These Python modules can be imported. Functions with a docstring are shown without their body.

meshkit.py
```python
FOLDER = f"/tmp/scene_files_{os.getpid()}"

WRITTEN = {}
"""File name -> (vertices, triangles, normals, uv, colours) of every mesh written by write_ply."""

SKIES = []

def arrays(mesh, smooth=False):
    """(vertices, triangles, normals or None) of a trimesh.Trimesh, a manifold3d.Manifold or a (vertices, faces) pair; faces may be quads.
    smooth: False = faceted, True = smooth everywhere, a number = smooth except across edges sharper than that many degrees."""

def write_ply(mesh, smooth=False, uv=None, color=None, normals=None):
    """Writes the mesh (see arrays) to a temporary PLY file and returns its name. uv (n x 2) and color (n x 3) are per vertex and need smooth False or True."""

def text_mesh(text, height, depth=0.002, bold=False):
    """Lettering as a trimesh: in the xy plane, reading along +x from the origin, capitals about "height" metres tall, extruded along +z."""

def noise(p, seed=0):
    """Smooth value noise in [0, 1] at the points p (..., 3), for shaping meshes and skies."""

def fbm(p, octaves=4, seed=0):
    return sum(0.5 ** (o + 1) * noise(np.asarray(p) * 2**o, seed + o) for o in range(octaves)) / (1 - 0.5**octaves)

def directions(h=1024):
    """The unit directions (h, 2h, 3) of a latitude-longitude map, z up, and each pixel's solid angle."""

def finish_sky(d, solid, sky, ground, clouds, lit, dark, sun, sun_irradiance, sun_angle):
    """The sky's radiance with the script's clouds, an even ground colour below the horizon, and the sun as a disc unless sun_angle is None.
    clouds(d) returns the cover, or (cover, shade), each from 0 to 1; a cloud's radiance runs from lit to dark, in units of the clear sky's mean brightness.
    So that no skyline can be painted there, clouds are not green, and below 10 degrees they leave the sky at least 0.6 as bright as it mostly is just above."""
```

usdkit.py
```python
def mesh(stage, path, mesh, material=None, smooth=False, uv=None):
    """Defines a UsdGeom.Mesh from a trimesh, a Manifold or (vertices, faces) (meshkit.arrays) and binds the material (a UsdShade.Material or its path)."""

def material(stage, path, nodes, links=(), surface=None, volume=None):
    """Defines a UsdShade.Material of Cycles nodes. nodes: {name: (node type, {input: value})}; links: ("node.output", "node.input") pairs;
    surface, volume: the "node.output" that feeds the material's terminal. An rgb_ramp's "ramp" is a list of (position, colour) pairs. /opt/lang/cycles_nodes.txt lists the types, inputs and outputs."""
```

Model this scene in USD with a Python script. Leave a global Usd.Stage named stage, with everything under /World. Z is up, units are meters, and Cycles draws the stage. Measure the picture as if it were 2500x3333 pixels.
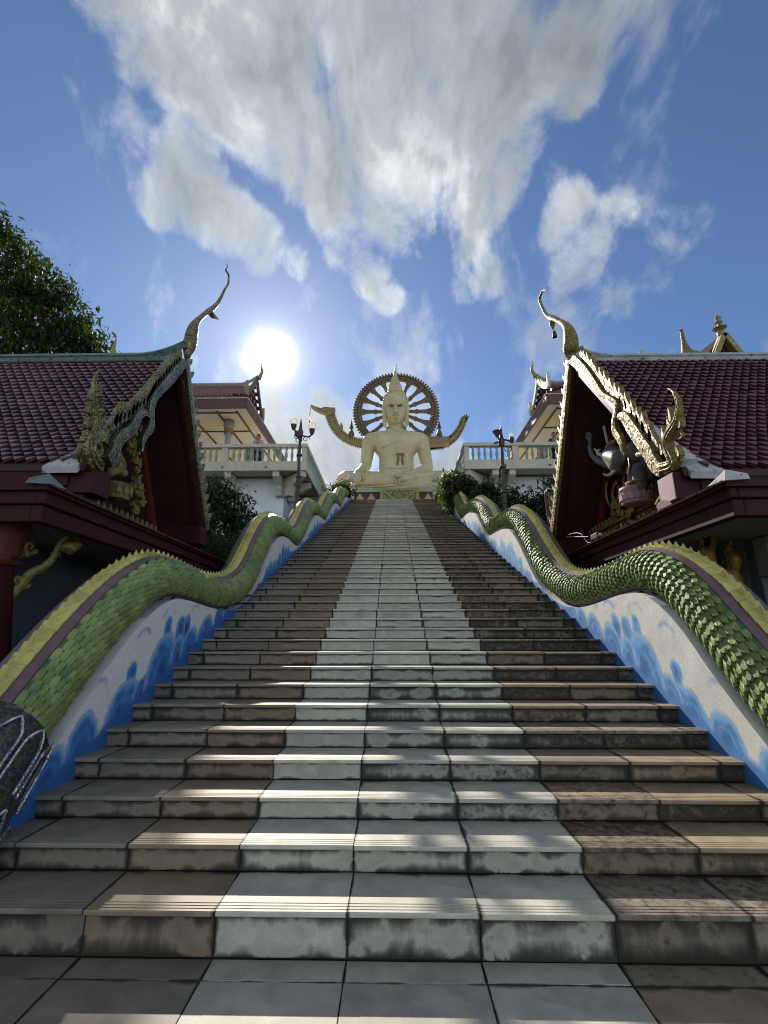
import math, random, numpy as np, trimesh, usdkit, meshkit
import manifold3d as m3
from scipy.interpolate import splprep, splev
from shapely.geometry import Polygon
from pxr import Usd, UsdGeom, UsdLux, UsdShade, Gf, Sdf, Vt
stage = Usd.Stage.CreateInMemory()
UsdGeom.SetStageUpAxis(stage, 'Z'); UsdGeom.SetStageMetersPerUnit(stage, 1.0)
UsdGeom.Xform.Define(stage, '/World'); UsdGeom.Scope.Define(stage, '/World/Looks')
A = np.array
PI = math.pi
# ------------------------------------------------------------ camera, sky, sun, exposure
FPX, CX, CY = 1550., 1250., 1666.5                     # focal length and centre in pixels of a 2500 x 3333 picture
TH = math.atan(403 / FPX); PSI = math.atan(30 * math.cos(TH) / FPX)
CAM = A([0, 0, 1.672])
FW = A([-math.sin(PSI) * math.cos(TH), math.cos(PSI) * math.cos(TH), math.sin(TH)])
RT = A([math.cos(PSI), math.sin(PSI), 0.]); UP = np.cross(RT, FW)
cam = UsdGeom.Camera.Define(stage, '/World/camera')
cam.CreateHorizontalApertureAttr(36.0); cam.CreateVerticalApertureAttr(48.0); cam.CreateFocalLengthAttr(36.0 * FPX / 2500)
cam.CreateClippingRangeAttr(Gf.Vec2f(0.05, 3000))
EXPOSURE = 0.45
cam.CreateExposureAttr(EXPOSURE)
UsdGeom.Xformable(cam).AddTransformOp().Set(Gf.Matrix4d(*RT, 0, *UP, 0, *(-FW), 0, *CAM, 1))
SUN = FW + RT * (882 - CX) / FPX - UP * (1160 - CY) / FPX; SUN /= np.linalg.norm(SUN)
sun = UsdLux.DistantLight.Define(stage, '/World/sun')
sun.CreateIntensityAttr(1.25); sun.CreateAngleAttr(0.55); sun.CreateNormalizeAttr(True); sun.CreateColorAttr(Gf.Vec3f(1, .93, .8))
_z = SUN; _x = np.cross([0, 0, 1.], _z); _x /= np.linalg.norm(_x); _y = np.cross(_z, _x)
UsdGeom.Xformable(sun).AddTransformOp().Set(Gf.Matrix4d(*_x, 0, *_y, 0, *_z, 0, 0, 0, 0, 1))
SKY_STRENGTH = 0.1
SKY_TINT = (.62, .69, .80)
def pdir(x, y):                                          # direction towards a point of a 1659-wide print of the view
    d = FW + RT * (x * 1.507 - CX) / FPX - UP * (y * 1.507 - CY) / FPX
    return d / np.linalg.norm(d)
def build_sky():
    N = {'tc': ('texture_coordinate', {}),
         'sky': ('sky_texture', {'sky_type': 'single_scattering', 'sun_disc': False, 'sun_elevation': float(math.asin(SUN[2])), 'sun_rotation': float(math.atan2(SUN[0], SUN[1])), 'altitude': 50., 'air_density': 1.1, 'aerosol_density': .08, 'ozone_density': 3.0}),
         'n1': ('noise_texture', {'scale': 4.6, 'detail': 9., 'roughness': .57, 'distortion': .45}),
         'n2': ('noise_texture', {'scale': 14.0, 'detail': 8., 'roughness': .62, 'distortion': .3}),
         'n3': ('noise_texture', {'scale': 2.3, 'detail': 4., 'roughness': .5, 'distortion': .3})}
    N['mp'] = ('mapping', {'scale': (1.15, .85, .68)})                  # drawn out a little upwards, as wind draws them
    L = [('tc.generated', 'mp.vector'), ('mp.vector', 'n1.vector'), ('mp.vector', 'n2.vector'), ('tc.generated', 'n3.vector')]
    blobs = [(300, -30, 75), (350, 50, 70), (430, 120, 66), (500, 190, 62), (560, 260, 56), (610, 325, 46), (660, 390, 42), (715, 455, 46), (760, 530, 46, .85), (800, 590, 38, .75), (838, 640, 30, .65),
             (470, 20, 90), (600, 60, 105), (740, 70, 120), (890, 60, 120), (1030, 50, 110), (1150, 40, 90), (1230, 20, 60), (1130, 130, 78), (1080, 200, 76), (960, 180, 105), (820, 190, 105), (690, 190, 86), (1060, 290, 66), (1050, 380, 60),
             (770, 300, 90), (870, 300, 95), (960, 300, 80), (800, 410, 80), (900, 400, 76), (1010, 440, 52), (870, 490, 54, .8), (1000, 540, 38, .8), (1050, 600, 34, .7), (1005, 620, 30, .7), (930, 520, 40, .7), (1265, 150, 34), (1230, 210, 28),
             (405, 345, 44, .9), (350, 430, 40, .8), (415, 425, 50, .95), (490, 480, 50, .95), (570, 530, 44, .9), (630, 560, 32, .75), (455, 385, 30, .8), (540, 500, 40, .9),
             (1232, 455, 40, .7), (1275, 540, 46, .72), (1240, 580, 40, .7), (1325, 465, 34, .66), (1200, 500, 28, .66), (1335, 655, 26, .5), (1215, 660, 22, .45),
             (450, 800, 40, 1.02), (500, 795, 42, 1.02), (560, 815, 50, 1.02), (600, 860, 54, 1.02), (640, 905, 56, 1.02), (690, 885, 44, 1.02), (700, 950, 58, 1.02), (740, 1000, 54, 1.02), (680, 1010, 54, 1.02), (600, 940, 54, 1.02), (930, 1010, 50, 1.02), (985, 1000, 40, 1.02), (880, 1020, 42, 1.02)]
    more = [(-900, 100, 170), (2600, 300, 170), (600, -600, 260), (1300, -900, 300), (-1400, 700, 200)]   # the same weather goes on outside the frame
    dirs = [(pdir(x, y), r / 1029., *(w or [1.])) for x, y, r, *w in blobs + more]
    rng = np.random.RandomState(4)
    for i in range(46):                                  # clouds behind the camera, spread wide and added as fill light
        a, e = rng.uniform(.5 * PI, 1.5 * PI) , rng.uniform(.1, 1.3)
        dirs.append((A([math.sin(a) * math.cos(e), math.cos(a) * math.cos(e), math.sin(e)]), rng.uniform(.14, .34), 1.))
    prev = None
    for i, (d, r, w) in enumerate(dirs):
        N[f'd{i}'] = ('vector_math', {'math_type': 'dot_product', 'vector2': tuple(d)})
        N[f'r{i}'] = ('map_range', {'range_type': 'smoothstep', 'from_min': math.cos(r * 1.75), 'from_max': math.cos(r * .1), 'to_min': 0., 'to_max': w, 'clamp': True})
        L += [('tc.generated', f'd{i}.vector1'), (f'd{i}.value', f'r{i}.value')]
        if prev is None:
            prev = f'r{i}.result'
        else:
            N[f'm{i}'] = ('math', {'math_type': 'smoothmax', 'value3': .35})
            L += [(prev, f'm{i}.value1'), (f'r{i}.result', f'm{i}.value2')]; prev = f'm{i}.value'
    # cover: mask pushed about by two noises; a second look a little towards the sun gives the clouds their lit and shaded flanks
    N['sh'] = ('vector_math', {'math_type': 'add', 'vector2': tuple(SUN * .05)}); L += [('mp.vector', 'sh.vector1')]
    N['n1s'] = ('noise_texture', dict(N['n1'][1])); L += [('sh.vector', 'n1s.vector')]
    N['df'] = ('math', {'math_type': 'subtract'}); L += [('n1.fac', 'df.value1'), ('n1s.fac', 'df.value2')]
    N['na'] = ('math', {'math_type': 'multiply_add', 'value2': 2.5, 'value3': -1.25}); L += [('n1.fac', 'na.value1')]
    N['nb'] = ('math', {'math_type': 'multiply_add', 'value2': 1.25, 'value3': -.625}); L += [('n2.fac', 'nb.value1')]
    N['s1'] = ('math', {'math_type': 'multiply_add', 'value2': .85}); L += [(prev, 's1.value1'), ('na.value', 's1.value3')]
    N['s2'] = ('math', {'math_type': 'add'}); L += [('s1.value', 's2.value1'), ('nb.value', 's2.value2')]
    N['cov0'] = ('map_range', {'range_type': 'smoothstep', 'from_min': .3, 'from_max': 1.0, 'to_min': 0., 'to_max': .97, 'clamp': True}); L += [('s2.value', 'cov0.value')]
    N['gate'] = ('map_range', {'range_type': 'smoothstep', 'from_min': .05, 'from_max': .5, 'to_min': 0., 'to_max': 1., 'clamp': True}); L += [(prev, 'gate.value')]
    N['cov'] = ('math', {'math_type': 'multiply'}); L += [('cov0.result', 'cov.value1'), ('gate.result', 'cov.value2')]
    N['thick'] = ('map_range', {'range_type': 'linear', 'from_min': .3, 'from_max': 1.3, 'to_min': .12, 'to_max': 1.0, 'clamp': True}); L += [('s2.value', 'thick.value')]
    N['tt'] = ('math', {'math_type': 'multiply_add', 'value2': -2.0, 'use_clamp': True}); L += [('df.value', 'tt.value1'), ('thick.result', 'tt.value3')]
    # silver lining: edges are brighter towards the sun
    N['sd'] = ('vector_math', {'math_type': 'dot_product', 'vector2': tuple(SUN)}); L += [('tc.generated', 'sd.vector1')]
    N['sdc'] = ('math', {'math_type': 'maximum', 'value2': 0.}); L += [('sd.value', 'sdc.value1')]
    # clouds brightest round the sun; those opposite, behind the camera, raised as fill light
    N['nr1'] = ('map_range', {'range_type': 'linear', 'from_min': .6, 'from_max': 1., 'to_min': .82, 'to_max': 1.45, 'clamp': True}); L += [('sd.value', 'nr1.value')]
    N['nr2'] = ('map_range', {'range_type': 'linear', 'from_min': -.1, 'from_max': -1., 'to_min': 0., 'to_max': 1.3, 'clamp': True}); L += [('sd.value', 'nr2.value')]
    N['near'] = ('math', {'math_type': 'add'}); L += [('nr1.result', 'near.value1'), ('nr2.result', 'near.value2')]
    N['ccol'] = ('rgb_ramp', {'ramp': [(0, (6.6, 6.8, 6.7)), (.25, (5.2, 5.4, 5.4)), (.55, (2.9, 3.15, 3.3)), (1., (1.7, 1.95, 2.15))]}); L += [('tt.value', 'ccol.fac')]
    N['cmul'] = ('vector_math', {'math_type': 'scale'}); L += [('ccol.color', 'cmul.vector1'), ('near.value', 'cmul.scale')]
    N['tint'] = ('vector_math', {'math_type': 'multiply', 'vector2': SKY_TINT}); L += [('sky.color', 'tint.vector1')]
    N['mix'] = ('mix_vector', {'use_clamp': True}); L += [('cov.value', 'mix.fac'), ('tint.vector', 'mix.a'), ('cmul.vector', 'mix.b')]
    last = 'mix.result'
    for i, (n, amp) in enumerate(((3000., 45.), (700., 4.0), (90., 1.7), (14., .65))):     # glare of the sun in the hazy air round it
        N[f'p{i}'] = ('math', {'math_type': 'power', 'value2': n}); L += [('sdc.value', f'p{i}.value1')]
        N[f'g{i}'] = ('vector_math', {'math_type': 'scale', 'vector1': (amp, amp * .97, amp * .9)}); L += [(f'p{i}.value', f'g{i}.scale')]
        N[f'ga{i}'] = ('vector_math', {'math_type': 'add'}); L += [(last, f'ga{i}.vector1'), (f'g{i}.vector', f'ga{i}.vector2')]; last = f'ga{i}.vector'
    N['bg'] = ('background_shader', {'strength': SKY_STRENGTH}); L += [(last, 'bg.color')]
    m = usdkit.material(stage, '/World/Looks/sky', N, L, surface='bg.background')
    dome = UsdLux.DomeLight.Define(stage, '/World/sky')
    UsdShade.MaterialBindingAPI.Apply(dome.GetPrim()).Bind(m)
    dome.GetPrim().SetCustomDataByKey('kind', 'structure')
build_sky()

# ------------------------------------------------------------ helpers
def ray(x, y): return FW + RT * (x - CX) / FPX - UP * (y - CY) / FPX
def atX(x, y, X): d = ray(x, y); return CAM + d * (X - CAM[0]) / d[0]
def atY(x, y, Y): d = ray(x, y); return CAM + d * (Y - CAM[1]) / d[1]
def atZ(x, y, Z): d = ray(x, y); return CAM + d * (Z - CAM[2]) / d[2]
def depth(p): return float((A(p) - CAM) @ FW)
_used = {}
def numbered(parent, name):
    n = _used.get((parent, name), 0); _used[(parent, name)] = n + 1
    return name if n == 0 else f'{name}_{n:03d}'
def path_of(p): return '/World' if p is None else (p if isinstance(p, str) else str(p.GetPath()))
def thing(name, label, cat, group=None, loc=None):
    x = UsdGeom.Xform.Define(stage, '/World/' + numbered('/World', name)); o = x.GetPrim()
    if loc is not None: x.AddTranslateOp().Set(Gf.Vec3d(*map(float, loc)))
    return tag(o, label, cat, group)
def tag(o, label=None, cat=None, group=None, kind=None):
    for k, v in (('label', label), ('category', cat), ('group', group), ('kind', kind)):
        if v: o.SetCustomDataByKey(k, v)
    return o
_BOXV = A([[sx, sy, sz] for sx in (-1, 1) for sy in (-1, 1) for sz in (-1, 1)], float)
_BOXF = A([[0, 1, 3], [0, 3, 2], [4, 6, 7], [4, 7, 5], [0, 4, 5], [0, 5, 1], [2, 3, 7], [2, 7, 6], [0, 2, 6], [0, 6, 4], [1, 5, 7], [1, 7, 3]])
_cb = A([[sx * (.8 if a == 0 else 1) * (1 if a != 0 else 1), 0, 0] for a in range(3) for sx in (-1, 1)])
def _chamfer_topology():
    pts, idx = [], []
    for s in _BOXV:
        for a in range(3):
            p = s.copy()
            for b in range(3):
                if b != a: p[b] *= .8
            pts.append(p)
    h = trimesh.Trimesh(A(pts), trimesh.convex.convex_hull(A(pts)).faces, process=False) if False else None
    from scipy.spatial import ConvexHull
    P = A(pts); H = ConvexHull(P); F = H.simplices.copy()
    for i, f in enumerate(F):
        n = np.cross(P[f[1]] - P[f[0]], P[f[2]] - P[f[0]])
        if n @ P[f].mean(0) < 0: F[i] = f[::-1]
    return P, F
_CBP, _CBF = _chamfer_topology()
_ICO = {k: trimesh.creation.icosphere(k) for k in (1, 2, 3)}
class MB:
    def __init__(self): self.v, self.f, self.n, self.attr = [], [], 0, []
    def add(self, v, f, attr=None):
        v = np.asarray(v, float); f = np.asarray(f, int)
        if f.shape[1] == 4: f = np.vstack([f[:, [0, 1, 2]], f[:, [0, 2, 3]]])
        self.v.append(v); self.f.append(f + self.n); self.n += len(v)
        if attr is not None: self.attr.append(attr)
        return self
    def mesh(self, m, M=None):
        v, f, _ = meshkit.arrays(m)
        if M is not None: v = v @ A(M)[:3, :3].T + A(M)[:3, 3]
        return self.add(v, f)
    def box(self, x0, x1, y0, y1, z0, z1, bev=0., R=None):
        c = A([(x0 + x1) / 2, (y0 + y1) / 2, (z0 + z1) / 2]); h = np.abs(A([x1 - x0, y1 - y0, z1 - z0])) / 2
        return self.obox(c, h, R, bev)
    def obox(self, c, h, R=None, bev=0.):
        h = A(h, float)
        if bev > 0:
            b = min(bev, h.min() * .8); v = np.sign(_CBP) * h
            v = np.where(np.abs(_CBP) < .9, np.sign(_CBP) * (h - b), v); f = _CBF
        else: v, f = _BOXV * h, _BOXF
        if R is not None: v = v @ A(R)          # rows of R: the box's own axes in the world
        return self.add(v + A(c, float), f)
    def bar(self, a, b, w, t, up=(0, 0, 1), bev=0.):   # straight bar from a to b, w across, t along up
        a, b = A(a, float), A(b, float); d = b - a; L = np.linalg.norm(d); d /= L
        s = np.cross(d, A(up, float)); s /= np.linalg.norm(s) + 1e-9; u = np.cross(s, d)
        return self.obox((a + b) / 2, (L / 2, w / 2, t / 2), A([d, s, u]), bev)
    def tube(self, p, r, sides=8, sx=1., side=None, caps=True, closed=False):
        p = A(p, float); n = len(p); r = np.broadcast_to(A(r, float), (n,))
        t = np.gradient(p, axis=0)
        if closed: t = np.roll(p, -1, 0) - np.roll(p, 1, 0)
        t /= np.linalg.norm(t, axis=1, keepdims=True) + 1e-12
        if side is not None: a = np.broadcast_to(A(side, float), (n, 3)).copy(); a -= t * (a * t).sum(1, keepdims=True)
        else:
            a = np.zeros((n, 3)); a0 = np.cross(t[0], [0, 0, 1.] if abs(t[0][2]) < .9 else [1., 0, 0])
            for i in range(n):
                a0 = a0 - t[i] * (a0 @ t[i]); a0 /= np.linalg.norm(a0) + 1e-12; a[i] = a0
        a /= np.linalg.norm(a, axis=1, keepdims=True) + 1e-12
        b = np.cross(t, a); g = np.arange(sides) * 2 * PI / sides
        v = p[:, None] + r[:, None, None] * (np.cos(g)[None, :, None] * a[:, None] * sx + np.sin(g)[None, :, None] * b[:, None])
        i, j = np.meshgrid(np.arange(n if closed else n - 1), np.arange(sides), indexing='ij'); i2 = (i + 1) % n
        q = np.stack([i * sides + j, i * sides + (j + 1) % sides, i2 * sides + (j + 1) % sides, i2 * sides + j], -1).reshape(-1, 4)
        f = np.vstack([q[:, [0, 1, 2]], q[:, [0, 2, 3]]]); v = v.reshape(-1, 3)
        if caps and not closed:
            v = np.vstack([v, p[0], p[-1]]); k = np.arange(sides)
            f = np.vstack([f, np.stack([np.full(sides, n * sides), (k + 1) % sides, k], 1), np.stack([np.full(sides, n * sides + 1), (n - 1) * sides + k, (n - 1) * sides + (k + 1) % sides], 1)])
        return self.add(v, f)
    def lathe(self, prof, c, seg=16, axis=(0, 0, 1)):
        prof = A(prof, float); z = A(axis, float); z /= np.linalg.norm(z); x = np.cross(z, [0, 1., 0] if abs(z[1]) < .9 else [1., 0, 0]); x /= np.linalg.norm(x); y = np.cross(z, x)
        g = np.arange(seg) * 2 * PI / seg; n = len(prof)
        v = A(c, float) + prof[:, 0][:, None, None] * (np.cos(g)[None, :, None] * x + np.sin(g)[None, :, None] * y) + prof[:, 1][:, None, None] * z
        i, j = np.meshgrid(np.arange(n - 1), np.arange(seg), indexing='ij')
        q = np.stack([i * seg + j, i * seg + (j + 1) % seg, (i + 1) * seg + (j + 1) % seg, (i + 1) * seg + j], -1).reshape(-1, 4)
        f = np.vstack([q[:, [0, 1, 2]], q[:, [0, 2, 3]]]); v = v.reshape(-1, 3)
        v = np.vstack([v, A(c) + z * prof[0, 1], A(c) + z * prof[-1, 1]]); k = np.arange(seg)
        f = np.vstack([f, np.stack([np.full(seg, n * seg), (k + 1) % seg, k], 1), np.stack([np.full(seg, n * seg + 1), (n - 1) * seg + k, (n - 1) * seg + (k + 1) % seg], 1)])
        return self.add(v, f)
    def ell(self, c, r, R=None, sub=2):
        v = np.array(_ICO[sub].vertices) * A(r, float)
        if R is not None: v = v @ A(R)
        return self.add(v + A(c, float), _ICO[sub].faces)
    def prism(self, poly, o, U, V, W, th, bev=None):     # outline in U, V; thickness th along W, centred
        P = Polygon(poly)
        if not P.is_valid: P = P.buffer(0)
        if P.geom_type != 'Polygon': P = max(P.geoms, key=lambda g: g.area)
        e = trimesh.creation.extrude_polygon(P, th, engine='earcut'); v = np.array(e.vertices); v[:, 2] -= th / 2
        w = A(o, float) + v[:, :1] * A(U, float) + v[:, 1:2] * A(V, float) + v[:, 2:] * A(W, float)
        f = np.array(e.faces)
        if np.dot(np.cross(U, V), W) < 0: f = f[:, ::-1]
        return self.add(w, f)
    def quad(self, a, b, c, d): return self.add(A([a, b, c, d], float), [[0, 1, 2], [0, 2, 3]])
    def arrays(self): return np.vstack(self.v), np.vstack(self.f)
    def flipx(self):
        self.v = [x * A([-1, 1, 1]) for x in self.v]; self.f = [f[:, ::-1] for f in self.f]; return self
def obj(name, mb, mat, parent=None, smooth=False, label=None, cat=None, group=None, kind=None, uv=None, colors=None):
    p = path_of(parent); path = p + '/' + numbered(p, name)
    m = usdkit.mesh(stage, path, mb.arrays() if isinstance(mb, MB) else mb, mat, smooth=smooth, uv=uv)
    if colors:
        for k, c in colors.items():
            c = np.asarray(c, np.float32)
            UsdGeom.PrimvarsAPI(m).CreatePrimvar(k, Sdf.ValueTypeNames.Color3fArray, 'vertex').Set(Vt.Vec3fArray.FromNumpy(c))
    return tag(m.GetPrim(), label, cat, group, kind)
def spline(p, n, s=0., k=3):
    p = A(p, float); tck, u = splprep(p.T, s=s, k=min(k, len(p) - 1)); return A(splev(np.linspace(0, 1, n), tck)).T
def spheres_hull(items):                                  # bones: [((p, r), (p, r)), ...] -> one Manifold
    out = m3.Manifold()
    for bone in items:
        ms = []
        for p, r in bone:
            r = (r, r, r) if np.ndim(r) == 0 else r
            ms.append(m3.Manifold.sphere(1., 24).scale(tuple(map(float, r))).translate(tuple(map(float, p))))
        out = out + (m3.Manifold.batch_hull(ms) if len(ms) > 1 else ms[0])
    return out
def organic(items, length, it=8, lam=.5):
    m = spheres_hull(items).refine_to_length(length); g = m.to_mesh()
    t = trimesh.Trimesh(g.vert_properties[:, :3], g.tri_verts, process=True)
    trimesh.smoothing.filter_taubin(t, lamb=lam, nu=lam + .03, iterations=it)
    return t
# ------------------------------------------------------------ materials
def mat(name, col, rough=.6, var=.25, scale=3., metal=0., bump=0., bscale=40., spec=.5, dark=None, coat=0., detail=5., rand=0., streak=None):
    """plain surface: base colour mottled by noise, optional dirt colour, streaks running down, small relief and per-object variation"""
    N = {'g': ('geometry', {}), 'n': ('noise_texture', {'scale': scale, 'detail': detail, 'roughness': .6}),
         'v': ('map_range', {'from_min': .3, 'from_max': .7, 'to_min': 1 - var, 'to_max': 1 + var, 'clamp': True}),
         'c': ('vector_math', {'math_type': 'scale', 'vector1': tuple(col)}),
         'p': ('principled_bsdf', {'roughness': rough, 'metallic': metal, 'specular_ior_level': spec, 'coat_weight': coat, 'coat_roughness': .15})}
    L = [('g.position', 'n.vector'), ('n.fac', 'v.value'), ('v.result', 'c.scale')]
    last = 'c.vector'
    if rand:
        N['oi'] = ('object_info', {}); N['rv'] = ('map_range', {'from_min': 0., 'from_max': 1., 'to_min': 1 - rand, 'to_max': 1 + rand})
        N['rc'] = ('vector_math', {'math_type': 'scale'}); L += [('oi.random', 'rv.value'), (last, 'rc.vector1'), ('rv.result', 'rc.scale')]; last = 'rc.vector'
    if dark is not None:
        c, lo, hi, ds = dark
        N['dn'] = ('noise_texture', {'scale': ds, 'detail': 7., 'roughness': .65}); N['dm'] = ('map_range', {'range_type': 'smoothstep', 'from_min': lo, 'from_max': hi, 'to_min': 0., 'to_max': .9, 'clamp': True})
        N['dx'] = ('mix_color', {'b': tuple(c)}); L += [('g.position', 'dn.vector'), ('dn.fac', 'dm.value'), ('dm.result', 'dx.fac'), (last, 'dx.a')]; last = 'dx.result'
    if streak is not None:
        c, lo, hi, amt = streak
        N['sm'] = ('mapping', {'scale': (6., 6., .5)}); N['sn'] = ('noise_texture', {'scale': 1., 'detail': 5., 'roughness': .6})
        N['sr'] = ('map_range', {'range_type': 'smoothstep', 'from_min': lo, 'from_max': hi, 'to_min': 0., 'to_max': amt, 'clamp': True})
        N['sx'] = ('mix_color', {'b': tuple(c)}); L += [('g.position', 'sm.vector'), ('sm.vector', 'sn.vector'), ('sn.fac', 'sr.value'), ('sr.result', 'sx.fac'), (last, 'sx.a')]; last = 'sx.result'
    L.append((last, 'p.base_color'))
    if bump:
        N['bn'] = ('noise_texture', {'scale': bscale, 'detail': 4., 'roughness': .6}); N['b'] = ('bump', {'strength': min(1., bump), 'distance': .01 * max(1, bump)})
        L += [('g.position', 'bn.vector'), ('bn.fac', 'b.height'), ('b.normal', 'p.normal')]
    return usdkit.material(stage, f'/World/Looks/{name}', N, L, surface='p.BSDF')
def mosaic(name, col, col2, scale, metal=.9, rough=.22, dirt=.3, tilt=.5):
    """small mirror pieces set in plaster: cells with their own tilt and tone"""
    N = {'g': ('geometry', {}), 'v': ('voronoi_texture', {'scale': scale, 'feature': 'f1', 'randomness': .55}), 'e': ('voronoi_texture', {'scale': scale, 'feature': 'distance_to_edge', 'randomness': .55}),
         'sp': ('separate_color', {}), 'mx': ('mix_color', {'a': tuple(col), 'b': tuple(col2)}), 'ed': ('map_range', {'from_min': .02, 'from_max': .07, 'to_min': .25, 'to_max': 1., 'clamp': True}),
         'ec': ('vector_math', {'math_type': 'scale'}), 'o': ('vector_math', {'math_type': 'subtract', 'vector2': (.5, .5, .5)}), 'os': ('vector_math', {'math_type': 'scale', 'scale': tilt}),
         'na': ('vector_math', {'math_type': 'add'}), 'nn': ('vector_math', {'math_type': 'normalize'}), 'dn': ('noise_texture', {'scale': 4., 'detail': 5.}), 'dm': ('map_range', {'from_min': .5, 'from_max': .7, 'to_min': 0., 'to_max': dirt, 'clamp': True}),
         'dx': ('mix_color', {'b': (.05, .04, .025)}), 'rm': ('map_range', {'from_min': 0., 'from_max': 1., 'to_min': rough * .6, 'to_max': rough * 2.2}),
         'p': ('principled_bsdf', {'metallic': metal})}
    L = [('g.position', 'v.vector'), ('g.position', 'e.vector'), ('g.position', 'dn.vector'), ('v.color', 'sp.color'), ('sp.r', 'mx.fac'), ('e.distance', 'ed.value'), ('mx.result', 'ec.vector1'), ('ed.result', 'ec.scale'),
         ('dn.fac', 'dm.value'), ('dm.result', 'dx.fac'), ('ec.vector', 'dx.a'), ('dx.result', 'p.base_color'), ('v.color', 'o.vector1'), ('o.vector', 'os.vector1'), ('g.normal', 'na.vector1'), ('os.vector', 'na.vector2'),
         ('na.vector', 'nn.vector1'), ('nn.vector', 'p.normal'), ('sp.g', 'rm.value'), ('rm.result', 'p.roughness')]
    return usdkit.material(stage, f'/World/Looks/{name}', N, L, surface='p.BSDF')
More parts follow.
